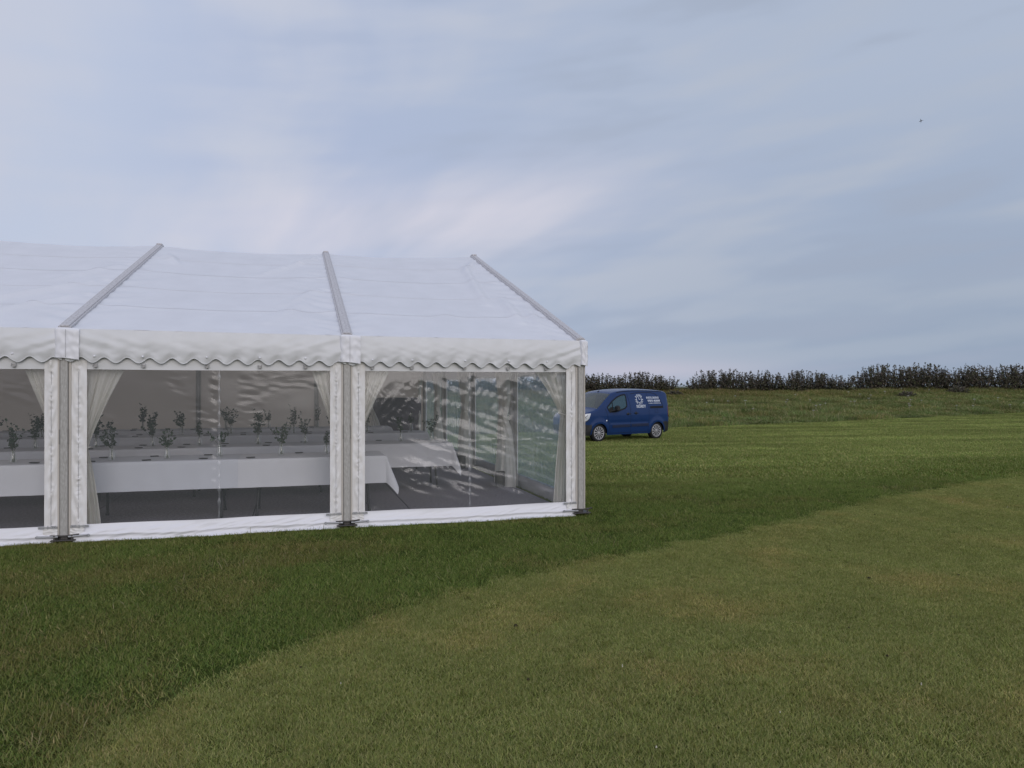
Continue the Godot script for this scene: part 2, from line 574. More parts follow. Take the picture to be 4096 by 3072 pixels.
func grass() -> void:
	var green := [Color(0.289, 0.308, 0.107), Color(0.241, 0.276, 0.087), Color(0.354, 0.325, 0.139), Color(0.384, 0.345, 0.182), Color(0.215, 0.246, 0.091), Color(0.274, 0.293, 0.122)]
	var lush := [Color(0.199, 0.218, 0.075), Color(0.167, 0.196, 0.067), Color(0.250, 0.230, 0.100), Color(0.320, 0.260, 0.146), Color(0.180, 0.209, 0.087), Color(0.144, 0.162, 0.062)]
	var wild := [Color(0.184, 0.235, 0.090), Color(0.163, 0.215, 0.081), Color(0.227, 0.242, 0.110), Color(0.312, 0.269, 0.166), Color(0.149, 0.202, 0.076)]
	var p_green := blades(0.15, 480, 0.012, 0.024, 0.0026, 1.3, green, 101)
	var p_lawn := blades(0.17, 190, 0.013, 0.036, 0.0030, 1.4, lush, 102)
	var p_far := blades(0.55, 330, 0.02, 0.055, 0.011, 0.9, lush, 103)
	var p_gfar := blades(0.4, 420, 0.014, 0.028, 0.008, 1.1, green, 104)
	var p_wild := blades(0.55, 170, 0.10, 0.34, 0.010, 1.0, wild, 105, true)
	var p_seed := blades(0.22, 26, 0.06, 0.13, 0.0028, 0.8, [Color(0.20, 0.19, 0.085), Color(0.15, 0.16, 0.06), Color(0.26, 0.23, 0.13)], 106, true)
	rng.seed = 77
	var a := []
	var b := []
	var c := []
	var f := []
	var w := []
	var tufts := []
	var step := 0.105
	var d := 2.6
	while d < 14.0:
		var sx := step * (1.0 if d < 8.0 else 1.25)
		var l := -0.74 * d - 0.3
		while l < 0.74 * d + 0.3:
			var jl := l + rr(-0.5, 0.5) * sx
			var jd := d + rr(-0.5, 0.5) * sx
			l += sx
			var v := world_of(jl, jd)
			if on_tent(v.x, v.y, -0.02): continue
			var g := on_green(jl, jd)
			var t := grass_tint(v.x, v.y) * rr(0.9, 1.1)
			if g > 0.0:
				if g < 0.06 and rng.randf() < 0.5: continue
				a.append([v.x, ground_y(v.x, v.y), v.y, rr(0, TAU), rr(0.85, 1.15), rr(0.8, 1.2), t])
			else:
				if rng.randf() < 0.28: continue
				var tall := 0.75 + 0.5 * (0.5 + 0.5 * f2(v.x * 1.3, v.y * 1.3 + 20.0))
				b.append([v.x, ground_y(v.x, v.y), v.y, rr(0, TAU), rr(0.9, 1.2), tall * rr(0.8, 1.2), t])
				if f2(v.x * 0.8 + 70.0, v.y * 0.8) > 0.12 and rng.randf() < 0.035 or rng.randf() < 0.004:
					tufts.append([v.x, ground_y(v.x, v.y), v.y, rr(0, TAU), rr(0.7, 1.2), rr(0.5, 1.1), Color.WHITE * rr(0.7, 1.1)])
		d += sx
	d = 14.0
	while d < 64.0:
		var sx := 0.36 * (1.0 + sm(20.0, 60.0, d) * 0.9)
		var l := -0.2 * d if d < 30.0 else -0.35 * d
		while l < 0.76 * d:
			var jl := l + rr(-0.5, 0.5) * sx
			var jd := d + rr(-0.5, 0.5) * sx
			l += sx
			var v := world_of(jl, jd)
			if on_tent(v.x, v.y, 0.3) or jd > mown_edge(jl): continue
			var t := grass_tint(v.x, v.y) * rr(0.92, 1.08)
			if on_green(jl, jd) > 0.0: c.append([v.x, ground_y(v.x, v.y), v.y, rr(0, TAU), rr(0.9, 1.2), 1.0, t])
			else: f.append([v.x, ground_y(v.x, v.y), v.y, rr(0, TAU), rr(0.9, 1.2), rr(0.8, 1.1), t])
		d += sx
	d = 24.0
	while d < 84.0:
		var l := -0.38 * d
		while l < 0.76 * d:
			var jl := l + rr(-0.3, 0.3)
			var jd := d + rr(-0.3, 0.3)
			l += 0.6
			if jd < mown_edge(jl) + 0.2 or jd > hedge_line(jl) + 4.0: continue
			var v := world_of(jl, jd)
			var tall := 0.35 + 0.75 * sm(-0.35, 0.5, f2(v.x * 0.16, v.y * 0.16)) + 0.25 * sm(0.0, 6.0, jd - mown_edge(jl))
			w.append([v.x, ground_y(v.x, v.y), v.y, rr(0, TAU), rr(0.8, 1.3), tall * rr(0.6, 1.25), grass_tint(v.x, v.y) * rr(0.78, 1.22)])
		d += 0.6
	scatter("putting_green_grass", "short pale green turf of the mown green in the foreground", "grass", p_green, M.blade, a)
	scatter("far_green_grass", "short turf of the mown green towards the right edge", "grass", p_gfar, M.blade, c)
	scatter("lawn_grass", "longer dark green grass between the mown green and marquee", "grass", p_lawn, M.blade, b)
	scatter("seeding_grass", "thin straw coloured grass stalks standing above the lawn", "grass", p_seed, M.blade, tufts)
	scatter("far_lawn_grass", "mown lawn in streaks beyond the marquee and around the van", "grass", p_far, M.blade, f)
	scatter("rough_grass", "tall rough grass on the bank below the hedge", "grass", p_wild, M.blade, w)
	# clods and pale clippings on the green
	rng.seed = 31
	var clod := tool()
	lathe(clod, Vector3.ZERO, [Vector2(0.0, 0.024), Vector2(0.02, 0.018), Vector2(0.03, 0.0)], 6)
	var bits := []
	for k in 70:
		var l := rr(-2.0, 9.0)
		var dd := rr(3.2, 13.0)
		if on_green(l, dd) < 0.1: continue
		var v := world_of(l, dd)
		var dark := rng.randf() < 0.4
		bits.append([v.x, ground_y(v.x, v.y) + 0.012, v.y, rr(0, TAU), rr(0.25, 0.6) if dark else rr(0.07, 0.16), rr(0.3, 0.8), Color(0.055, 0.05, 0.028) if dark else Color(0.5, 0.48, 0.4)])
	scatter("lawn_litter", "small dark clods and pale clippings lying on the mown green", "clippings", done(clod), M.turf, bits)
	# white umbels in the rough
	var st := tool()
	rng.seed = 9
	for k in 9:
		var o := Vector3(rr(-0.07, 0.07), rr(-0.02, 0.02), rr(-0.07, 0.07))
		lathe(st, o, [Vector2(0.0, 0.02), Vector2(0.035, 0.0), Vector2(0.0, -0.012)], 5)
	tube(st, [Vector3(0, -0.5, 0), Vector3(0.01, -0.2, 0), Vector3(0, 0, 0)], [0.006], 4)
	var fl := []
	for k in 46:
		var l := rr(6.5, 46.0)
		var q := rr(0.05, 0.9)
		var dd := lerpf(mown_edge(l), hedge_line(l), q)
		var v := world_of(l, dd)
		fl.append([v.x, ground_y(v.x, v.y) + rr(0.30, 0.45), v.y, rr(0, TAU), rr(0.6, 1.2), 1.0, Color.WHITE * rr(0.7, 1.0)])
	var m := mat("umbel", lin(0.5, 0.5, 0.44), 0.9)
	m.vertex_color_use_as_albedo = true
	scatter("wild_flowers", "small white wild flowers scattered through the rough grass", "wild flowers", done(st), m, fl)

# ------------------------------------------------------------------ hedge
func leafy(st_leaf: SurfaceTool, tip: Vector3, dir: Vector3, size: float, c: Color) -> void:
	var a := dir.cross(Vector3(rr(-1, 1), rr(-1, 1), rr(-1, 1))).normalized() * size * 0.36
	st_leaf.set_smooth_group(-1)
	st_leaf.set_color(c)
	var e := tip + dir.normalized() * size
	var m := tip + dir.normalized() * size * 0.5
	for v in [tip, m + a, e, tip, e, m - a]: st_leaf.add_vertex(v)

func shrub_mesh(sd: int, wide: float, tall: float) -> Array:
	rng.seed = sd
	var wood := tool()
	var leaf := tool()
	var tones := [Color(0.077, 0.074, 0.053), Color(0.102, 0.091, 0.067), Color(0.065, 0.067, 0.053), Color(0.126, 0.103, 0.082), Color(0.084, 0.091, 0.050), Color(0.156, 0.144, 0.132)]
	for k in 30:
		var a := rr(0, TAU)
		var r := wide * 0.5 * sqrt(rng.randf())
		var foot := Vector3(cos(a) * r * 0.3, 0, sin(a) * r * 0.3)
		var top := Vector3(cos(a) * r * 1.1 - 0.12, tall * rr(0.62, 1.08) * (1.0 - 0.12 * pow(r / (wide * 0.5), 2.0)), sin(a) * r)
		var mid := foot.lerp(top, 0.5) + Vector3(cos(a), 0, sin(a)) * 0.14
		tube(wood, [foot, mid, top], [0.035, 0.02, 0.006], 4, false)
		for j in 34:
			var t := rr(0.3, 1.0)
			var p := foot.lerp(mid, t * 2.0) if t < 0.5 else mid.lerp(top, t * 2.0 - 1.0)
			var spread := lerpf(0.24, 0.06, t)
			p += Vector3(rr(-1, 1), rr(-0.5, 0.5), rr(-1, 1)) * spread
			leafy(leaf, p, Vector3(rr(-1, 1), rr(0.0, 1.4), rr(-1, 1)), rr(0.08, 0.17), tones[rng.randi() % 6] * rr(0.8, 1.3))
	for k in 300:
		var p := Vector3(rr(-0.55, 0.55) * wide, tall * rr(0.0, 0.5), rr(-0.4, 0.4) * wide)
		leafy(leaf, p, Vector3(rr(-1, 1), rr(-0.2, 1.2), rr(-1, 1)), rr(0.12, 0.24), tones[rng.randi() % 5] * rr(0.7, 1.15))
	return [done(wood), done(leaf)]

func hedges() -> void:
	var kinds := []
	for k in 5: kinds.append(shrub_mesh(200 + k, 2.3, 2.0))
	var runs := [
		[-22.0, 15.9, 1.72, "dark windswept hedge along the bank behind the van, left of the gap"],
		[16.7, 33.4, 1.95, "dark windswept hedge between the two gaps at the middle of the bank"],
		[33.6, 62.0, 2.35, "taller dark windswept hedge at the right end of the bank"]]
	rng.seed = 55
	for r in runs:
		var v0 := world_of((r[0] + r[1]) / 2.0, hedge_line((r[0] + r[1]) / 2.0))
		var h := thing("hedge", r[3], "hedge", Vector3(v0.x, 0, v0.y), 0.0, "hedges along the top of the bank")
		var l: float = r[0] + 0.9
		rng.seed = int(r[1] * 10.0)
		while l < r[1] - 0.5:
			var v := world_of(l, hedge_line(l) + rr(-0.5, 0.5))
			var k: Array = kinds[rng.randi() % 5]
			var s: float = r[2] / 2.0 * rr(0.86, 1.14)
			if l > r[1] - 2.0 or l < r[0] + 1.8: s *= 0.85
			var o := obj("shrub", k[1], M.leaf, h, Vector3(v.x - v0.x, ground_y(v.x, v.y) - 0.06, v.y - v0.y))
			o.rotation.y = rr(0, TAU)
			o.scale = Vector3(rr(0.95, 1.2), s, rr(0.95, 1.2))
			obj("stems", k[0], M.bark, o)
			l += rr(1.05, 1.5)
	# low bushes in the rough
	var low := shrub_mesh(321, 1.7, 0.75)
	var spots := [[34.9, 66.0, 0.75, "low dark bramble bush standing alone below the right hedge"], [14.0, 64.0, 0.7, "small brown bush on the crest right of the van"], [41.5, 69.5, 0.9, "small dark bush in the rough grass near the right edge"]]
	for s in spots:
		var v := world_of(s[0], s[1])
		var t := thing("bush", s[3], "bush", Vector3(v.x, ground_y(v.x, v.y) - 0.05, v.y), rr(0, TAU), "low bushes in the rough grass")
		t.scale = Vector3.ONE * s[2]
		obj("foliage", low[1], M.leaf, t)
		obj("stems", low[0], M.bark, t)

func bird() -> void:
	var st := tool()
	var b := Basis(Vector3.UP, 0.5)
	for s in [-1.0, 1.0]:
		for q in [[Vector3(0, 0, 0.08), Vector3(0, 0, -0.07), Vector3(s * 0.28, 0.11, -0.03), Vector3(s * 0.28, 0.11, 0.05)], [Vector3(s * 0.28, 0.11, 0.05), Vector3(s * 0.28, 0.11, -0.03), Vector3(s * 0.6, 0.02, -0.09), Vector3(s * 0.6, 0.02, -0.07)]]:
			quad(st, b * q[0], b * q[1], b * q[2], b * q[3])
	lathe(st, Vector3.ZERO, [Vector2(0.0, 0.26), Vector2(0.035, 0.2), Vector2(0.06, 0.05), Vector2(0.05, -0.1), Vector2(0.02, -0.22), Vector2(0.03, -0.3), Vector2(0.0, -0.3)], 8, b * Basis(Vector3.RIGHT, -PI / 2))
	var o := obj("bird", done(st), M.bird)
	o.position = Vector3(88.0, 42.0, -82.0)
	o.rotation = Vector3(0.2, 0.4, 0.9)
	tag(o, "tiny dark bird flying high in the sky at the right", "bird")

# ------------------------------------------------------------------ marquee
func crease(x: float, s: float, lines: Array) -> float:
	var t := 0.0
	var p := Vector2(x, s)
	for c in lines:
		var a := Vector2(c[0], c[1])
		var b := Vector2(c[2], c[3])
		var k := clampf((p - a).dot(b - a) / (b - a).length_squared(), 0.0, 1.0)
		var q: float = p.distance_to(a.lerp(b, k)) / c[4]
		t += c[5] * exp(-q * q) * (0.25 + 0.75 * sin(PI * clampf(k, 0.05, 0.95)))
	return t

func roof_panel(i: int, front: bool) -> ArrayMesh:
	var x0: float = FX[i]
	var lines := []
	if front and i == 1: lines = [[-3.12, 6.0, -3.75, 4.7, 0.07, 0.022], [-3.75, 4.9, -4.1, 4.1, 0.10, 0.016], [-3.15, 3.0, -3.7, 1.7, 0.10, 0.014], [-5.75, 5.6, -5.45, 4.6, 0.07, 0.014], [-3.3, 2.2, -3.9, 0.6, 0.12, 0.012]]
	if front and i == 0: lines = [[-0.12, 5.9, -0.55, 4.6, 0.06, 0.020], [-0.45, 5.4, -0.62, 3.4, 0.07, 0.024], [-0.62, 3.9, -0.75, 2.1, 0.07, 0.02], [-0.42, 2.6, -0.55, 0.9, 0.08, 0.022], [-0.2, 2.0, -0.35, 0.4, 0.08, 0.014], [-1.5, 2.3, -1.6, 0.5, 0.15, 0.01]]
	if front and i == 2: lines = [[-6.2, 3.0, -7.6, 0.9, 0.10, 0.018], [-6.15, 2.0, -7.2, 0.4, 0.08, 0.014], [-6.2, 4.4, -6.9, 3.0, 0.10, 0.012]]
	return sheet(72, 190, func(u: float, v: float) -> Vector3:
		var x := x0 - 0.04 - 2.92 * u
		var sl := v * 6.4
		var e := lerpf(EAVE[i], EAVE[i + 1], u)
		var rg := lerpf(RIDGE[i], RIDGE[i + 1], u)
		var du := minf(x0 - x, x + 3.0 - x0)
		var sag := 4.0 * u * (1.0 - u)
		var y := lerpf(e, rg, v) - 0.055 * sag * v - 0.035 * sag * sin(PI * v)
		y += 0.006 * n2(x * 0.9 + i * 7.0, sl * 0.5) * sag
		var fan := exp(-du / 0.30) * (1.0 - exp(-du / 0.06))
		y += fan * 0.024 * n2(sl * 3.2 - du * 2.5 + i * 3.0, du * 1.2 + (0.0 if x0 - x < 1.5 else 20.0))
		y += 0.006 * exp(-v * 9.0) * n2(x * 6.0, 3.0 + v * 4.0)
		y += 3.4 * crease(x, sl, lines)
		# welds between the widths of cloth
		for wv in [1.25, 2.55, 3.85, 5.15]: y += 0.006 * exp(-pow((sl - wv) / 0.035, 2.0))
		var z := 0.055 - 6.055 * v
		return Vector3(x, y, z if front else -12.0 - z))

func valance(i: int, z_of: Callable) -> ArrayMesh:
	var x0: float = FX[i]
	return sheet(220, 22, func(u: float, v: float) -> Vector3:
		var x := x0 - 0.015 - 2.97 * u
		var e := lerpf(EAVE[i], EAVE[i + 1], u)
		var cut := 0.335 + 0.031 * cos(TAU * (x0 - x) / 0.2285 + 0.6) * (1.0 - exp(-minf(x0 - x, x + 3.0 - x0) / 0.05))
		var s := v * cut
		var du := minf(x0 - x, x + 3.0 - x0)
		var swag := n2((s - du * 0.35) * 9.0 + i * 5.0, du * 0.6 + (0.0 if x0 - x < 1.5 else 9.0)) * exp(-du / 0.45)
		var out := 0.065 + 0.026 * sin(PI * v * 0.9) + 0.016 * swag * sin(PI * minf(v * 1.1, 1.0))
		out += 0.007 * f2(x * 1.2 + s * 3.0, s * 5.0 - x * 0.4) * v + 0.003 * n2(x * 5.0 + s * 9.0, 8.0 + s * 4.0) * v
		out += 0.004 * absf(n2(x * 1.7 - s * 6.0, 44.0)) * sm(0.1, 0.5, v)
		out += 0.010 * sm(0.75, 1.0, v) * sin(TAU * (x0 - x) / 0.2285 + 0.6)
		return z_of.call(x, e - s + 0.004, out))

func hem(i: int, z_of: Callable) -> ArrayMesh:
	# the rolled edge of the scallops
	var st := tool()
	var x0: float = FX[i]
	var pts := []
	for k in 181:
		var u := k / 180.0
		var x := x0 - 0.015 - 2.97 * u
		var e := lerpf(EAVE[i], EAVE[i + 1], u)
		var du := minf(x0 - x, x + 3.0 - x0)
		var cut := 0.335 + 0.031 * cos(TAU * (x0 - x) / 0.2285 + 0.6) * (1.0 - exp(-du / 0.05))
		var swag := n2((cut - du * 0.35) * 9.0 + i * 5.0, du * 0.6 + (0.0 if x0 - x < 1.5 else 9.0)) * exp(-du / 0.45)
		var out := 0.065 + 0.026 * sin(PI * 0.9) + 0.020 * swag * 0.0
		out += 0.007 * f2(x * 1.2 + cut * 3.0, cut * 5.0 - x * 0.4) + 0.003 * n2(x * 5.0 + cut * 9.0, 8.0 + cut * 4.0) + 0.004 * absf(n2(x * 1.7 - cut * 6.0, 44.0))
		out += 0.010 * sin(TAU * (x0 - x) / 0.2285 + 0.6)
		pts.append(z_of.call(x, e - cut + 0.004, out))
	tube(st, pts, [0.0042], 6)
	return done(st)

func flap(xa: float, xb: float, y0: float, y1: float, sd: float) -> ArrayMesh:
	# a puckered upright strip, xa nearest the post
	return sheet(18, 130, func(u: float, v: float) -> Vector3:
		var x := lerpf(xa, xb, u)
		var y := lerpf(y0, y1, v)
		var band := exp(-pow((u - 0.5) / 0.12, 2.0))
		var pk := 0.5 + 0.5 * n2(y * 9.0 + sd, 3.0)
		var o := 0.010 * n2(y * 6.0 + sd * 3.0 + u * 1.5, u * 2.0 + sd) * sin(PI * u) + 0.018 * band * pk * n2(y * 22.0 + sd, u * 1.5)
		o += 0.004 * n2(y * 3.0 + u * 2.0, sd + 30.0)
		return Vector3(x, y, 0.028 + o + 0.010 * (1.0 - absf(2.0 * u - 1.0))))

func film(xa: float, xb: float, ya: float, yb: float, bay: int) -> ArrayMesh:
	return sheet(150, 100, func(u: float, v: float) -> Vector3:
		var x := lerpf(xa, xb, u)
		var y := lerpf(ya, yb, v)
		var edge := minf(1.0, minf(minf(u, 1.0 - u) * 14.0, minf(v, 1.0 - v) * 12.0))
		var o := (0.014 if bay == 0 else 0.002) * n2(x * 0.8 + bay * 9.0, y * 0.9)
		var rest := 0.0
		if bay == 0:
			# slack film: slanting folds that catch the sky
			var p := y * 0.92 + (x - xa) * 0.30
			rest += 0.013 * (1.0 - absf(n2(p * 3.4 + 5.0, x * 0.55))) * sm(0.1, 0.7, 1.0 - u + 0.15 * v)
			rest += 0.008 * n2(p * 8.0, x * 1.6 + 3.0) * sm(0.0, 0.5, 1.0 - u)
			rest += 0.004 * n2(x * 9.0 - y * 7.0, y * 3.0 + 8.0) * sm(0.45, 0.8, v)
			rest += 0.0028 * n2(x * 17.0 + y * 9.0, y * 14.0)* sm(0.0, 0.4, n2(x * 1.7, y * 1.7 + 3.0))
			rest += 0.007 * exp(-pow((y - 0.99 - 0.02 * n2(x * 3.0, 2.0)) / 0.016, 2.0)) * sm(-2.6, -1.2, x)
		else:
			var spot := sm(0.22, 0.5, n2(x * 1.1 + bay * 4.0, y * 1.3 + 6.0))
			rest += 0.0011 * spot * n2(x * 4.0 + y * 5.0, y * 16.0)
			rest += 0.0003 * n2(x * 2.5, y * 4.0 + 12.0)
			rest += 0.003 * sm(0.55, 0.1, v) * (1.0 - absf(n2(y * 5.0 + x * 1.6, x * 0.8 + 2.0))) * sm(0.1, 0.5, n2(x * 1.3 + 4.0, 9.0))
			rest += 0.004 * exp(-pow((x - (xa + xb) * 0.5) / 0.03, 2.0)) * n2(y * 13.0, 6.0)
		return Vector3(x, y, 0.012 + (o + rest * (0.72 if bay == 0 else 1.0)) * edge))

func marquee() -> void:
	var t := thing("marquee", "white frame marquee with clear window walls and scalloped valance", "marquee")
	var inner := func(x: float, y: float, o: float) -> Vector3: return Vector3(x, y, -12.0 - o)
	var outer := func(x: float, y: float, o: float) -> Vector3: return Vector3(x, y, o)
	for i in 6:
		var x: float = FX[i]
		# rafters with a raised rail each side
		for sgn in [1.0, -1.0]:
			var a := Vector3(x, EAVE[i] + 0.005, 0.045)
			var b := Vector3(x, RIDGE[i] + 0.005, -6.0)
			if sgn < 0.0:
				a.z = -12.045
			var ax := (b - a).normalized()
			var bs := Basis(Vector3.RIGHT, ax, Vector3.RIGHT.cross(ax))
			var st := tool()
			box(st, (a + b) / 2.0, Vector3(0.088, a.distance_to(b), 0.075), bs, 0.006)
			for s in [-1.0, 1.0]:
				box(st, (a + b) / 2.0 + bs * Vector3(s * 0.054, 0, 0.0), Vector3(0.020, a.distance_to(b) - 0.01, 0.05), bs, 0.004)
			obj("rafter", done(st), M.rafter, t)
		var cap := tool()
		box(cap, Vector3(x, RIDGE[i] + 0.03, -6.0), Vector3(0.10, 0.03, 0.16), Basis(), 0.01)
		obj("ridge_cap", done(cap), M.rafter, t)
		# posts
		for zz in [0.0, -12.0]:
			if zz < 0.0 and i > 3: continue
			var st := tool()
			var y0: float = BASE[i] + 0.05
			var y1: float = EAVE[i] - 0.06
			var h := y1 - y0
			box(st, Vector3(x, y0 + h / 2.0, zz), Vector3(0.078, h, 0.13), Basis(), 0.006)
			var p := obj("post", done(st), M.aluminium, t)
			st = tool()
			for s in [-1.0, 1.0]:
				box(st, Vector3(x + s * 0.053, y0 + h / 2.0, zz + 0.018), Vector3(0.022, h - 0.01, 0.06), Basis(), 0.002)
			obj("side_channel", done(st), M.keder, p)
			st = tool()
			for s in [-1.0, 1.0]:
				box(st, Vector3(x + s * 0.0405, y0 + h / 2.0, zz + 0.045), Vector3(0.005, h - 0.02, 0.034), Basis())
				box(st, Vector3(x + s * 0.041, 1.13, zz + 0.056), Vector3(0.010, 0.16, 0.022), Basis())
			obj("slot", done(st), M.channel, p)
			# foot
			st = tool()
			box(st, Vector3(x, BASE[i] + 0.004, zz), Vector3(0.24, 0.010, 0.22), Basis(), 0.002)
			box(st, Vector3(x, BASE[i] + 0.035, zz), Vector3(0.07, 0.07, 0.10), Basis(), 0.004)
			for s in [-1.0, 1.0]:
				tube(st, [Vector3(x + s * 0.085, BASE[i] - 0.02, zz + 0.075), Vector3(x + s * 0.085, BASE[i] + 0.045, zz + 0.075)], [0.012], 8)
				lathe(st, Vector3(x + s * 0.085, BASE[i] + 0.045, zz + 0.075), [Vector2(0.0, 0.012), Vector2(0.02, 0.009), Vector2(0.022, 0.0), Vector2(0.0, 0.0)], 10)
			tube(st, [Vector3(x - 0.13, BASE[i] + 0.055, zz + 0.07), Vector3(x + 0.02, BASE[i] + 0.05, zz + 0.085), Vector3(x + 0.15, BASE[i] + 0.062, zz + 0.07)], [0.008], 6)
			obj("base_plate", done(st), M.steel, t)
	# ridge and eave beams
	for i in 5:
		var xm: float = FX[i] - 1.5
		for q in [[(EAVE[i] + EAVE[i + 1]) / 2.0 - 0.075, -0.02], [(EAVE[i] + EAVE[i + 1]) / 2.0 - 0.075, -11.98], [(RIDGE[i] + RIDGE[i + 1]) / 2.0 - 0.15, -6.0]]:
			var st := tool()
			box(st, Vector3(xm, q[0], q[1]), Vector3(2.92, 0.09, 0.06), Basis(), 0.006)
			obj("purlin", done(st), M.aluminium, t)
		var rp := obj("roof_panel", roof_panel(i, true), M.roof_pvc, t)
		if i < 3:
			# overlapped welds between the widths of cloth
			var vs: PackedVector3Array = rp.mesh.surface_get_arrays(0)[Mesh.ARRAY_VERTEX]
			for wv in [1.25, 2.55, 3.85, 5.15]:
				var row := int(wv / 6.4 * 190.0)
				var ws := sheet(72, 1, func(u: float, v: float) -> Vector3:
					return vs[(row + int(v + 0.5)) * 73 + int(u * 72.0 + 0.5)] + Vector3(0, 0.002, 0.0005))
				obj("weld_seam", ws, M.roof_pvc, rp)
		obj("roof_panel", roof_panel(i, false), M.roof_pvc, t)
		if i < 4:
			var va := obj("valance", valance(i, outer), M.pvc, t)
			obj("hem", hem(i, outer), M.pvc, va)
			var k := 0
			for f in [0.16, 0.33, 0.52, 0.74, 0.90]:
				var x: float = FX[i] - 3.0 * f
				var st := tool()
				lathe(st, Vector3(x, EAVE[i] - 0.275, 0.094), [Vector2(0.0, 0.008), Vector2(0.009, 0.006), Vector2(0.012, 0.0), Vector2(0.012, -0.012)], 8, Basis(Vector3.RIGHT, PI / 2))
				obj("stud", done(st), M.skirt, va)
				st = tool()
				tube(st, [Vector3(x - 0.018, 1.925, 0.045), Vector3(x - 0.02, 1.895, 0.06), Vector3(x, 1.883, 0.066), Vector3(x + 0.02, 1.895, 0.06), Vector3(x + 0.018, 1.925, 0.045)], [0.005], 5)
				box(st, Vector3(x, 1.90, 0.036), Vector3(0.03, 0.035, 0.016), Basis(), 0.003)
				obj("hook", done(st), M.strap, t)
				k += 1
		if i < 4: front_wall(t, i)
		back_wall(t, i)
	# white covers over the post heads
	for i in 5:
		var x: float = FX[i]
		var xa := x - 0.085
		var xb := x + 0.155
		if i == 0:
			xa = x - 0.02
			xb = x + 0.075
		var y1: float = EAVE[i] + 0.012
		var cov := sheet(24, 24, func(u: float, v: float) -> Vector3:
			var xx := lerpf(xa, xb, u)
			var yy: float = y1 - v * 0.325 - 0.010 * u + 0.006 * sin(PI * u) - 0.012 * v * u
			var o := 0.108 + 0.012 * sin(PI * u) * (0.4 + 0.6 * v) + 0.006 * n2(u * 3.0 + i * 4.0, v * 3.0) - 0.03 * exp(-u / 0.05) - 0.02 * exp(-v / 0.03)
			return Vector3(xx, yy, o))
		var c := obj("post_cover", cov, M.skirt, t)
		var st := tool()
		if i > 0:
			box(st, Vector3(x + 0.03, y1 - 0.17, 0.126), Vector3(0.003, 0.3, 0.004))
			obj("stitching", done(st), M.seam_line, c)
		else:
			# it wraps round the corner of the gable
			var side := sheet(14, 20, func(u: float, v: float) -> Vector3:
				return Vector3(0.075 + 0.006 * n2(u * 3.0, v * 3.0), y1 - v * 0.325 - 0.012, 0.108 - 0.26 * u))
			obj("side_wrap", side, M.skirt, c)
	gable(t)
	# closed left end
	obj("end_wall", sheet(2, 2, func(u: float, v: float) -> Vector3: return Vector3(-15.0, v * 2.3, -12.0 * u)), M.liner, t)
	obj("end_gable", gable_top(-15.02, 2.3, 4.26), M.liner, t)
	# the floor
	var fl := thing("floor", "grey carpeted floor laid in strips inside the marquee", "floor")
	fl.set_meta("kind", "structure")
	var st := tool()
	box(st, Vector3(-7.5, 0.004, -6.0), Vector3(14.8, 0.03, 11.8))
	obj("subfloor", done(st), M.gap, fl)
	var x := -0.11
	rng.seed = 4
	while x > -14.8:
		var w := minf(2.0, x + 14.9)
		obj("carpet_strip", one_box(Vector3(w - 0.012, 0.008, 11.78), 0.003), M.carpet, fl, Vector3(x - w / 2.0, 0.0235 + rr(0.0, 0.002), -6.0))
		x -= w

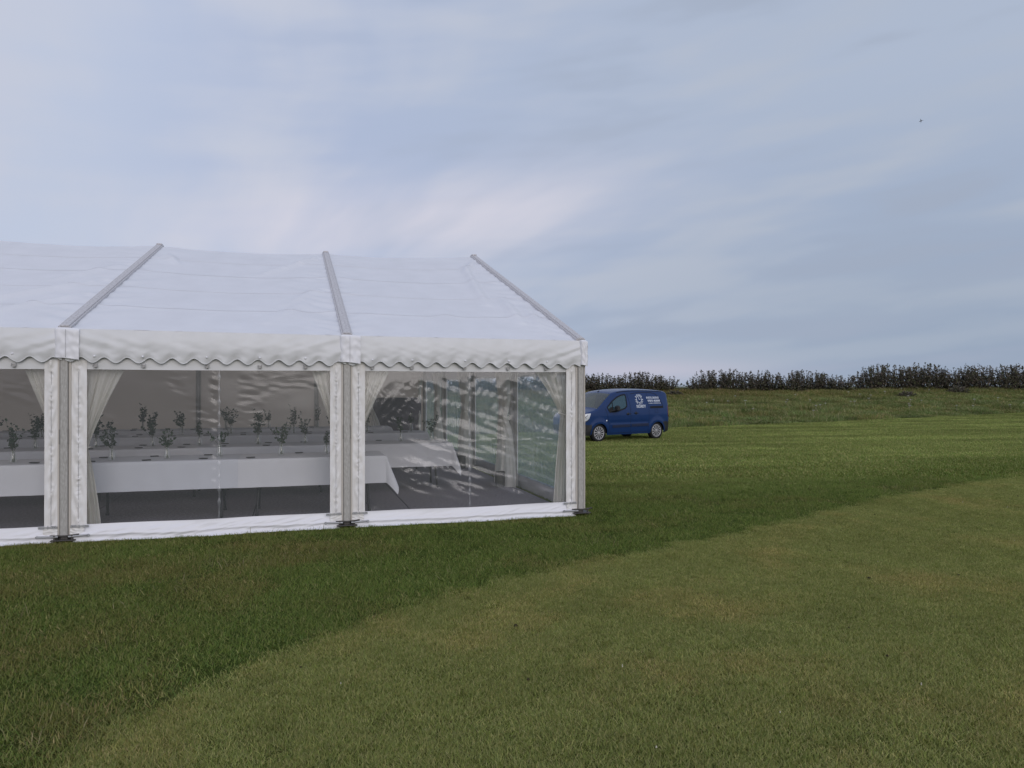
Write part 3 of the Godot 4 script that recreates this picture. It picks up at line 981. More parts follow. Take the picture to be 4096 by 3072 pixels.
func front_wall(t: Node3D, i: int) -> void:
	var xr: float = FX[i]
	var xl: float = FX[i + 1]
	var pa := xr - 0.195
	var pb := xl + 0.215
	var top := 1.865
	var low := 0.162
	var w := Node3D.new()
	w.name = "window_wall" if i == 0 else "window_wall_%03d" % i
	t.add_child(w)
	obj("window_pane", film(pa, pb, low - 0.015, top + 0.015, i), M.film, w)
	# welded seam half way along
	var xs := (pa + pb) / 2.0 + (0.06 if i == 1 else 0.0)
	var seam := sheet(6, 120, func(u: float, v: float) -> Vector3:
		var y := lerpf(low, top, v)
		var bead := pow(absf(sin(y * 22.0)), 6.0) * sm(0.1, 0.4, absf(n2(y * 2.2, 5.0 + i)) + 0.15)
		return Vector3(xs + (u - 0.5) * (0.010 + 0.030 * bead), y, 0.045 + 0.008 * bead * sin(PI * u)))
	obj("seam", seam, M.film_seam, w)
	# head strip behind the valance
	obj("head_strip", sheet(40, 8, func(u: float, v: float) -> Vector3:
		var xx := lerpf(xr - 0.06, xl + 0.06, u)
		return Vector3(xx, lerpf(top - 0.006 * sin(PI * u) * (1.0 - v), 2.22, v), 0.022 + 0.004 * n2(xx * 3.0, v * 2.0))), M.pvc, w)
	for s in [0, 1]:
		var a := xr - 0.058 if s == 0 else xl + 0.058
		var b := pa if s == 0 else pb
		var f := obj("zip_flap", flap(a, b, low - 0.10, top + 0.1, i * 3.7 + s * 11.0), M.flap, w)
		var m := lerpf(a, b, 0.5)
		var st := tool()
		var pts := []
		for k in 60: pts.append(Vector3(m + 0.0012 * n2(k * 0.7, 2.0), lerpf(low - 0.09, 1.84, k / 59.0), 0.0455 + 0.004 * n2(k * 0.5 + i, 7.0)))
		tube(st, pts, [0.0022], 4)
		obj("stitching", done(st), M.seam_line, f)
	# skirt with a roll along its seam, lying on the grass
	var sk := sheet(150, 20, func(u: float, v: float) -> Vector3:
		var xx := lerpf(xr - 0.085, xl + 0.085, u)
		var yb := ground_y(xx, 0.3) - 0.012 + 0.02 * n2(xx * 1.3, 5.0) * sin(PI * u)
		var yy := lerpf(low + 0.004 + 0.012 * n2(xx * 0.7, 2.0 + i) * sin(PI * u), yb, v)
		var o := 0.030 + 0.030 * sm(0.0, 0.55, v) + 0.012 * exp(-pow((v - 0.58) / 0.06, 2.0))
		o += 0.008 * n2(xx * 6.0 + v * 4.0, v * 2.0 + i) * sm(0.05, 0.4, v) * (1.0 if i == 1 else 0.5) + 0.010 * n2(xx * 1.1, 3.0 + v)
		o += 0.03 * sm(0.75, 1.0, v)
		return Vector3(xx, yy, o))
	obj("skirt", sk, M.skirt, w)
	# buckled straps to the post feet, ground rail and its eye
	for s in [0, 1]:
		var d := -1.0 if s == 0 else 1.0
		var xp := xr if s == 0 else xl
		var y := 0.158
		var st := tool()
		box(st, Vector3(xp + d * 0.145, y - 0.004, 0.062), Vector3(0.17, 0.019, 0.006), Basis(Vector3.BACK, d * 0.02), 0.001)
		var q := obj("strap", done(st), M.strap, w)
		st = tool()
		box(st, Vector3(xp + d * 0.095, y, 0.069), Vector3(0.052, 0.028, 0.008), Basis(), 0.002)
		obj("buckle", done(st), M.galv, q)
		st = tool()
		box(st, Vector3(xp + d * 0.215, y - 0.004, 0.069), Vector3(0.056, 0.026, 0.008), Basis(), 0.002)
		obj("buckle", done(st), M.galv, q)
		st = tool()
		box(st, Vector3(xp + d * 0.15, y - 0.002, 0.069), Vector3(0.006, 0.034, 0.010), Basis(), 0.001)
		obj("keeper", done(st), M.galv, q)
		st = tool()
		for k in [0.085, 0.102, 0.214, 0.228]:
			lathe(st, Vector3(xp + d * k, y - 0.001, 0.0735), [Vector2(0.0, 0.003), Vector2(0.004, 0.0), Vector2(0.005, -0.003)], 6, Basis(Vector3.RIGHT, PI / 2))
		obj("rivets", done(st), M.steel, q)
		st = tool()
		tube(st, [Vector3(xp + d * 0.05, 0.052, 0.085), Vector3(xp + d * 0.24, 0.060, 0.088)], [0.011], 8)
		lathe(st, Vector3(xp + d * 0.245, 0.058, 0.092), [Vector2(0.008, -0.004), Vector2(0.016, -0.004), Vector2(0.016, 0.004), Vector2(0.008, 0.004), Vector2(0.008, -0.004)], 10, Basis(Vector3.RIGHT, PI / 2))
		obj("ground_rail", done(st), M.galv, w)
		obj("foot_flap", sheet(8, 8, func(u: float, v: float) -> Vector3:
			return Vector3(xp + d * lerpf(0.06, 0.20, u), lerpf(0.14, 0.065, v), 0.060 + 0.008 * n2(u * 4.0 + i * 3.0 + s, v * 3.0))), M.flap, w)

func back_wall(t: Node3D, i: int) -> void:
	var xr: float = FX[i]
	var w := sheet(30, 10, func(u: float, v: float) -> Vector3:
		var xx := xr - 3.0 * u
		return Vector3(xx, v * 2.26, -11.97 + 0.012 * n2(xx * 1.2, v * 2.0)))
	obj("back_wall_panel", w, M.liner, t)

func gable_top(x: float, eave: float, ridge: float) -> ArrayMesh:
	return sheet(48, 10, func(u: float, v: float) -> Vector3:
		var z := -12.0 * u
		var hi := lerpf(eave, ridge, 1.0 - absf(2.0 * u - 1.0)) - 0.02
		return Vector3(x + 0.015 * sin(PI * v) * n2(z * 0.6, v), lerpf(minf(eave - 0.44, hi), hi, v), z))

func gable(t: Node3D) -> void:
	obj("gable_panel", gable_top(0.012, 2.27, 4.38), M.pvc, t)
	for k in 3:
		var z := -3.0 * (k + 1)
		var top := lerpf(2.27, 4.38, 1.0 - absf(z + 6.0) / 6.0) - 0.05
		var p := obj("gable_post", one_box(Vector3(0.13, top, 0.078), 0.006), M.aluminium, t, Vector3(-0.02, top / 2.0, z))
		p.set_meta("label", "aluminium upright of the gable end")
	for k in 4:
		var za := -3.0 * k - (0.085 if k == 0 else 0.05)
		var zb := -3.0 * (k + 1) + (0.085 if k == 3 else 0.05)
		var w := Node3D.new()
		w.name = "gable_window_wall" if k == 0 else "gable_window_wall_%03d" % k
		t.add_child(w)
		var pa := za - 0.14
		var pb := zb + 0.14
		obj("window_pane", sheet(60, 40, func(u: float, v: float) -> Vector3:
			var z := lerpf(pa, pb, u)
			var y := lerpf(0.20, 1.86, v)
			var e := minf(1.0, minf(minf(u, 1.0 - u) * 12.0, minf(v, 1.0 - v) * 10.0))
			return Vector3(0.0 + e * (0.012 * f2(z * 0.9 + k, y) + 0.003 * n2(z * 5.0, y * 5.0)), y, z)), M.film_side, w)
		var st := tool()
		box(st, Vector3(0, 1.0, (za + pa) / 2.0), Vector3(0.012, 2.0, za - pa))
		box(st, Vector3(0, 1.0, (zb + pb) / 2.0), Vector3(0.012, 2.0, pb - zb))
		obj("side_strip", done(st), M.flap, w)
		obj("skirt", sheet(60, 8, func(u: float, v: float) -> Vector3:
			var z := lerpf(za, zb, u)
			return Vector3(0.008 + 0.035 * v + 0.008 * n2(z * 5.0, v * 2.0), lerpf(0.22, -0.03, v), z)), M.skirt, w)

# ------------------------------------------------------------------ curtains and tables
func curtain(label: String, foot: Vector3, along: Vector3, out: Vector3, w_top: float, w_tie: float, w_bot: float, y_tie: float, top := 1.95, lean := 0.0, bulge := 0.0) -> void:
	# a swag that is full at the top, gathered at the tie and loose below it
	var t := thing("curtain", label, "curtain", foot, 0.0, "ivory curtains tied back to the marquee posts")
	var floor_y := 0.03
	var m := sheet(64, 60, func(u: float, v: float) -> Vector3:
		var y := lerpf(top, floor_y, v)
		var wd := 0.0
		var inner := 0.0
		if y > y_tie:
			var k := (y - y_tie) / (top - y_tie)
			wd = lerpf(w_tie, w_top, pow(k, 1.25) * 0.82 + 0.18 * k)
			inner = lerpf(lean, 0.0, k)
		else:
			var k := (y_tie - y) / y_tie
			wd = lerpf(w_tie, w_bot, 1.0 - pow(1.0 - k, 1.7))
			inner = lerpf(lean, 0.0, sm(0.0, 0.8, k)) * 0.6
		var gather := clampf(1.0 - wd / w_top, 0.0, 1.0)
		var amp := 0.012 + 0.030 * gather
		var fold := sin(u * TAU * 4.5 + 1.5 * sin(y * 2.0)) * amp + 0.5 * amp * sin(u * TAU * 9.0 + y * 3.0 + foot.z)
		fold += 0.02 * n2(u * 3.0 + foot.x * 3.0 + foot.z, y * 1.5)
		var puff := bulge * (wd - w_tie) / w_bot * sin(PI * clampf(u * 1.1, 0.0, 1.0))
		return along * (inner + wd * (u + 0.03 * sin(u * TAU * 3.0))) + out * (0.05 + fold + 0.05 * gather + puff) + Vector3(0, y, 0))
	obj("drape", m, M.curtain, t)
	var st := tool()
	var c := along * (lean + w_tie * 0.5) + out * 0.08 + Vector3(0, y_tie, 0)
	var ring := []
	for k in 13:
		var a := TAU * k / 12.0
		ring.append(c + along * cos(a) * (w_tie * 0.5 + 0.02) + out * sin(a) * 0.07 + Vector3(0, 0.02 * cos(a), 0))
	tube(st, ring, [0.007], 6, false)
	obj("tie_back", done(st), M.curtain, t)

func cloth_mesh(length: float, wide: float, drop: float, end_right: bool, end_left: bool, sd: float) -> ArrayMesh:
	# x from 0 (right) to -length, z from 0 (front) to -wide, top at y 0
	var ra := drop if end_right else 0.0
	var la := drop if end_left else 0.0
	var nu := 96
	var nv := 64
	return sheet(nu, nv, func(u: float, v: float) -> Vector3:
		var cx := lerpf(ra, -length - la, u)
		var cz := lerpf(drop, -wide - drop, v)
		var ox := maxf(0.0, cx) - maxf(0.0, -length - cx)
		var oz := maxf(0.0, cz) - maxf(0.0, -wide - cz)
		var bx := clampf(cx, -length, 0.0)
		var bz := clampf(cz, -wide, 0.0)
		var r := sqrt(ox * ox + oz * oz)
		if r < 1e-5: return Vector3(bx, 0.0006 * n2(cx * 4.0 + sd, cz * 4.0), bz)
		var flare := 0.03 * (r / drop) + 0.010 * n2((bx + bz) * 3.0 + sd, r * 2.0)
		if ox != 0.0 and oz != 0.0:
			var a := atan2(absf(oz), absf(ox))
			flare += 0.10 * r * sin(2.0 * a) / drop + 0.030 * sin(4.0 * a) * r / drop
		else:
			flare += 0.012 * sin(bx * 9.0 + sd) * r * sm(0.0, 0.2, r)
		var edge := 0.012 * (1.0 - exp(-r / 0.02))
		return Vector3(bx + ox / r * (flare + edge), -maxf(0.0, r - 0.006), bz + oz / r * (flare + edge)))

func furniture() -> void:
	# curtains at the front posts, right to left
	var r := Vector3.RIGHT
	var inw := Vector3(0, 0, -1)
	curtain("ivory curtain tied back at the right corner post of the front", Vector3(-0.07, 0, -0.08), -r, inw, 0.56, 0.10, 0.24, 1.30, 1.95, 0.04)
	curtain("ivory curtain hanging right of the middle front post", Vector3(-2.93, 0, -0.07), r, inw, 0.50, 0.10, 0.13, 1.02, 1.95, 0.0)
	curtain("narrow ivory curtain hanging left of the middle front post", Vector3(-3.07, 0, -0.07), -r, inw, 0.37, 0.08, 0.12, 1.05)
	curtain("wide ivory curtain hanging right of the left front post", Vector3(-5.93, 0, -0.07), r, inw, 0.53, 0.12, 0.25, 0.98)
	curtain("ivory curtain hanging left of the left front post", Vector3(-6.07, 0, -0.07), -r, inw, 0.40, 0.08, 0.12, 1.05)
	# along the gable, near to far
	var near := Vector3(0, 0, 1)
	var side := Vector3(-1, 0, 0)
	var what := ["nearest", "middle", "farthest"]
	for k in 3:
		var z := -3.0 * (k + 1)
		curtain("ivory curtain tied in the waist on the near side of the %s gable upright" % what[k], Vector3(-0.10, 0, z + 0.03), near, side, 0.48, 0.08, 0.55, 1.18, 2.0, 0.05, 0.20)
		curtain("ivory curtain tied in the waist on the far side of the %s gable upright" % what[k], Vector3(-0.10, 0, z - 0.03), -near, side, 0.44, 0.08, 0.40, 1.18, 2.0, 0.03, 0.14)
	curtain("ivory curtain in the far back corner of the marquee by the gable", Vector3(-0.12, 0, -11.85), near, side, 0.40, 0.12, 0.3, 1.1)
	curtain("ivory curtain against the back wall behind the added dark board", Vector3(-1.68, 0, -11.62), r, Vector3(0, 0, 1), 0.42, 0.16, 0.5, 1.1)
	# tie weights at the feet of two gable curtains
	for k in 2:
		var st := tool()
		lathe(st, Vector3.ZERO, [Vector2(0.0, 0.0), Vector2(0.075, 0.0), Vector2(0.08, 0.01), Vector2(0.085, 0.24), Vector2(0.08, 0.25), Vector2(0.072, 0.24), Vector2(0.0, 0.235)], 18)
		var o := obj("bin", done(st), M.steel)
		o.position = Vector3(-0.36, 0.03, -2.62 - 2.9 * k)
		tag(o, "dark bin on the carpet at the foot of the %s gable curtain" % what[k], "bin", "dark bins beside the gable curtains")
	# added board, standing in for a dark area of unknown cause at the back
	var bd := thing("stand_in_board", "added dark grey board standing in for the dark area at the back wall beyond the tables", "board", Vector3(-0.82, 0.03, -11.72))
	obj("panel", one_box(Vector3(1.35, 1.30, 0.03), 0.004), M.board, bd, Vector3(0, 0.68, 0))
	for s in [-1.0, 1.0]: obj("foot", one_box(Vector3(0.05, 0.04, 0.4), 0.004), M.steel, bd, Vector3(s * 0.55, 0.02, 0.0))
	# long rows of tables
	var table0: Node3D = null
	var lens := 1.83
	var counts := [3, 4, 5, 5]
	var pitch := 1.835
	for row in 4:
		var xe: float = TABLES[row][0]
		var zf: float = TABLES[row][1]
		for k in counts[row]:
			var tx: float = xe - k * pitch
			var t: Node3D
			var lab: String = "dark legged trestle table, %s from the right end of the %s row" % [NTH[k], ROWS[row]]
			if table0 == null:
				t = make_table(lens, lab)
				table0 = t
			else:
				t = table0.duplicate()
				t.name = numbered("trestle_table")
				add_child(t)
				t.set_meta("label", lab)
			t.position = Vector3(tx, 0.03, zf)
			var last: bool = false
			var cl := obj("tablecloth", cloth_mesh(pitch + (0.0 if last else 0.16), 0.76, 0.38 if row > 0 else 0.36, k == 0, last, row * 5.0 + k * 3.0), M.linen if k % 2 == 0 else M.linen_cool)
			cl.position = Vector3(tx - 0.004 * k, 0.762 + 0.004 * (k % 2), zf + 0.004 * (k % 2))
			tag(cl, "white cloth draped over the table %s from the right end of the %s row" % [NTH[k], ROWS[row]], "tablecloth", "white cloths on the table rows")
	# foliage in glass vases
	var vases := [
		[[-3.19, -1.11], [-3.77, -1.16], [-4.53, -1.13], [-5.14, -1.05], [-5.75, -1.0], [-6.33, -1.05], [-6.81, -1.0], [-7.4, -1.1]],
		[[-1.38, -3.26], [-1.91, -3.15], [-2.65, -3.2], [-3.43, -3.17], [-4.14, -3.12], [-5.0, -3.22], [-5.65, -3.15], [-6.4, -3.1], [-7.2, -3.15]],
		[[-1.34, -5.75], [-2.2, -5.9], [-2.9, -5.85], [-3.6, -5.78], [-4.75, -5.95], [-5.6, -5.9], [-6.1, -5.95], [-6.82, -5.75], [-7.9, -5.9], [-8.6, -5.9]],
		[[-2.1, -7.95], [-3.1, -7.9], [-4.12, -7.9], [-5.0, -7.95], [-5.9, -7.9], [-6.61, -7.85], [-7.5, -7.9], [-8.5, -7.85], [-9.3, -7.9]]]
	var kinds := []
	for k in 8: kinds.append(make_vase(400 + k))
	var used := [false, false, false, false, false, false, false, false]
	for row in 4:
		for k in vases[row].size():
			var q: Array = vases[row][k]
			var v: int = (row * 3 + k * 2 + (k * k) % 3) % 8
			var o: Node3D = kinds[v]
			if used[v]:
				o = kinds[v].duplicate()
				o.name = numbered("foliage_vase")
				add_child(o)
			used[v] = true
			o.position = Vector3(q[0], 0.766, q[1])
			o.rotation.y = fmod(row * 2.1 + k * 1.7, TAU)
			o.scale = Vector3.ONE * (0.80 + 0.20 * fmod(k * 0.37 + row * 0.21, 1.0))
			tag(o, "glass vase of leafy sprigs, %s from the right on the %s table row" % [NTH[k], ROWS[row]], "vase", "foliage vases along the tables")
	for k in 8:
		if not used[k]: kinds[k].queue_free()
	# dark place cards in two lines along each row
	rng.seed = 12
	var card := one_box(Vector3(0.10, 0.010, 0.055), 0.003)
	var n := [9, 12, 13, 13]
	for row in 4:
		var xe: float = TABLES[row][0]
		var zf: float = TABLES[row][1]
		for k in n[row]:
			for s in 2:
				if rng.randf() < 0.12: continue
				var c := obj("place_card", card, M.card)
				c.position = Vector3(xe - 0.48 - 0.6 * k + rr(-0.04, 0.04), 0.776, zf - (0.10 if s == 0 else 0.62) + rr(-0.03, 0.03))
				c.rotation.y = rr(-0.5, 0.5)
				tag(c, "small dark card, %s from the right along the %s edge of the %s table row" % [NTH[k], ["front", "rear"][s], ROWS[row]], "card", "dark cards along the white table rows")

func make_table(length: float, label: String) -> Node3D:
	var t := thing("trestle_table", label, "table", Vector3.ZERO, 0.0, "trestle tables set in long rows")
	obj("tabletop", one_box(Vector3(length, 0.028, 0.755), 0.006), M.table_wood, t, Vector3(-length / 2.0, 0.712, -0.38))
	for q in [[-0.24, 1.0], [-length + 0.24, -1.0]]:
		for s in [-1.0, 1.0]:
			var st := tool()
			tube(st, [Vector3(q[0], 0.70, -0.38 + s * 0.14), Vector3(q[0], 0.52, -0.38 + s * 0.17), Vector3(q[0] + q[1] * 0.03, 0.012, -0.38 + s * 0.30)], [0.016], 8)
			lathe(st, Vector3(q[0] + q[1] * 0.03, 0.0, -0.38 + s * 0.30), [Vector2(0.0, 0.03), Vector2(0.02, 0.03), Vector2(0.022, 0.0), Vector2(0.0, 0.0)], 8)
			obj("leg", done(st), M.table_leg, t)
		var br := tool()
		tube(br, [Vector3(q[0], 0.40, -0.38 - 0.19), Vector3(q[0], 0.40, -0.38 + 0.19)], [0.012], 6)
		tube(br, [Vector3(q[0], 0.40, -0.38), Vector3(q[0] - q[1] * 0.42, 0.69, -0.38)], [0.011], 6)
		obj("brace", done(br), M.table_leg, t)
	return t

func make_vase(sd: int) -> Node3D:
	var t := thing("foliage_vase", "glass vase of leafy sprigs", "vase", Vector3(0, -50, 0))
	rng.seed = sd
	var st := tool()
	lathe(st, Vector3.ZERO, [Vector2(0.0, 0.0), Vector2(0.042, 0.0), Vector2(0.05, 0.012), Vector2(0.047, 0.06), Vector2(0.034, 0.125), Vector2(0.028, 0.15), Vector2(0.036, 0.175), Vector2(0.032, 0.175), Vector2(0.025, 0.15), Vector2(0.03, 0.125), Vector2(0.043, 0.06), Vector2(0.045, 0.014), Vector2(0.0, 0.010)], 18)
	obj("glass", done(st), M.glass, t)
	var wood := tool()
	var leaf := tool()
	var tones := [Color(0.030, 0.050, 0.030), Color(0.040, 0.062, 0.042), Color(0.026, 0.045, 0.022), Color(0.052, 0.070, 0.052)]
	for k in 5 + sd % 5 + (sd * 7) % 3:
		var a := rr(0, TAU)
		var reach := rr(0.03, 0.15)
		var h := rr(0.30, 0.40 + 0.05 * (sd % 5))
		var pts := [Vector3(rr(-0.02, 0.02), 0.012, rr(-0.02, 0.02)), Vector3(cos(a) * 0.012, 0.16, sin(a) * 0.012), Vector3(cos(a) * reach * 0.55, h * 0.72, sin(a) * reach * 0.55), Vector3(cos(a) * reach * 1.1, h, sin(a) * reach * 1.1)]
		tube(wood, pts, [0.0035, 0.003, 0.002, 0.001], 5, false)
		for j in 15:
			var q := rr(0.0, 1.0)
			var p: Vector3 = (pts[1] as Vector3).lerp(pts[2], q * 2.0) if q < 0.5 else (pts[2] as Vector3).lerp(pts[3], q * 2.0 - 1.0)
			if p.y < 0.2: continue
			leafy(leaf, p, Vector3(rr(-1, 1), rr(-0.2, 1.0), rr(-1, 1)), rr(0.035, 0.065), tones[rng.randi() % 4] * rr(0.8, 1.3))
	obj("stems", done(wood), M.stalk, t)
	obj("foliage", done(leaf), M.leaf, t)
	return t

# ------------------------------------------------------------------ van
func curve(x: float, k: Array) -> float:
	if x <= k[0][0]: return k[0][1]
	for i in k.size() - 1:
		if x <= k[i + 1][0]:
			var t: float = (x - k[i][0]) / (k[i + 1][0] - k[i][0])
			var p0: float = k[maxi(i - 1, 0)][1]
			var p3: float = k[mini(i + 2, k.size() - 1)][1]
			var m1: float = (k[i + 1][1] - p0) / maxf(k[i + 1][0] - k[maxi(i - 1, 0)][0], 1e-4)
			var m2: float = (p3 - k[i][1]) / maxf(k[mini(i + 2, k.size() - 1)][0] - k[i][0], 1e-4)
			var h: float = k[i + 1][0] - k[i][0]
			var t2 := t * t
			var t3 := t2 * t
			return (2 * t3 - 3 * t2 + 1) * k[i][1] + (t3 - 2 * t2 + t) * h * m1 + (-2 * t3 + 3 * t2) * k[i + 1][1] + (t3 - t2) * h * m2
	return k[k.size() - 1][1]

const V_TOP := [[-2.02, 1.57], [-1.99, 1.67], [-1.93, 1.745], [-1.8, 1.785], [-1.4, 1.815], [-0.6, 1.835], [0.0, 1.825], [0.4, 1.79], [0.72, 1.715], [1.05, 1.50], [1.48, 1.175], [1.6, 1.125], [1.9, 1.035], [2.1, 0.93], [2.22, 0.80], [2.29, 0.62], [2.32, 0.48]]
const V_WIDE := [[-2.02, 0.80], [-1.96, 0.855], [-1.8, 0.885], [-1.3, 0.90], [0.6, 0.90], [1.3, 0.895], [1.7, 0.86], [2.0, 0.78], [2.2, 0.66], [2.32, 0.50]]
const V_SIDE := [[0.2, 0.93], [0.35, 0.965], [0.55, 0.988], [0.8, 1.0], [1.0, 0.994], [1.2, 0.966], [1.5, 0.885], [1.7, 0.83], [1.85, 0.78]]

func v_half(x: float, y: float) -> float:
	var w := curve(x, V_WIDE) * curve(y, V_SIDE)
	for ax in [1.364, -1.364]:
		var dd := Vector2(x - ax, y - 0.31).length()
		w += 0.022 * exp(-pow((dd - 0.37) / 0.09, 2.0)) * sm(0.2, 0.4, y)
	w -= 0.014 * exp(-pow((y - 0.66) / 0.06, 2.0)) * sm(1.0, 0.8, absf(x))
	return w

func v_ribbon(st: SurfaceTool, pts: Array, wide: float, off: float, s: float, closed := false) -> void:
	st.set_smooth_group(1)
	var q := []
	var n := pts.size()
	for i in (n if closed else n - 1):
		var a: Vector2 = pts[i]
		var b: Vector2 = pts[(i + 1) % n]
		var k := maxi(1, int(a.distance_to(b) / 0.05))
		for j in k: q.append(a.lerp(b, float(j) / k))
	if not closed: q.append(pts[n - 1])
	var m := q.size()
	var prev := []
	for i in (m + 1 if closed else m):
		var p: Vector2 = q[i % m]
		var d: Vector2 = ((q[(i + 1) % m] if closed or i < m - 1 else q[i]) as Vector2) - ((q[(i - 1 + m) % m] if closed or i > 0 else q[i]) as Vector2)
		var nn := d.normalized().orthogonal() * wide * 0.5
		var a := p + nn
		var b := p - nn
		var row := [Vector3(a.x, a.y, s * (v_half(a.x, a.y) + off)), Vector3(b.x, b.y, s * (v_half(b.x, b.y) + off))]
		if i > 0: quad(st, prev[0], row[0], row[1], prev[1])
		prev = row

# a patch of the side between polygon corners (top and bottom edge lists of equal length)
func v_patch(upper: Array, lower: Array, off: float, s: float, n := 6) -> ArrayMesh:
	return sheet((upper.size() - 1) * 4, n, func(u: float, v: float) -> Vector3:
		var f := u * (upper.size() - 1)
		var i := mini(int(f), upper.size() - 2)
		var a := (upper[i] as Vector2).lerp(upper[i + 1], f - i)
		var b := (lower[i] as Vector2).lerp(lower[i + 1], f - i)
		var p := a.lerp(b, v)
		return Vector3(p.x, p.y, s * (v_half(p.x, p.y) + off)))

func v_text(t: Node3D, called: String, txt: String, x: float, y: float, height: float, wide: float, bold := true) -> void:
	var tm := TextMesh.new()
	var f := SystemFont.new()
	f.font_names = PackedStringArray(["Droid Sans"])
	f.font_weight = 700 if bold else 400
	tm.font = f
	tm.text = txt
	tm.font_size = 64
	tm.pixel_size = 0.01
	tm.depth = 0.004
	tm.curve_step = 2.0
	var bb := tm.get_aabb()
	var o := obj(called, tm, M.letter, t)
	var sx := wide / bb.size.x
	var sy := height / bb.size.y
	var tilt := atan2(v_half(x, y - 0.05) - v_half(x, y + 0.05), 0.1)
	o.transform = Transform3D(Basis(Vector3.UP, PI) * Basis(Vector3.RIGHT, -tilt) * Basis.from_scale(Vector3(sx, sy, 1.0)), Vector3(x, y, -v_half(x, y) - 0.006))
	o.position -= o.basis * Vector3(bb.get_center().x, bb.get_center().y, 0.0)

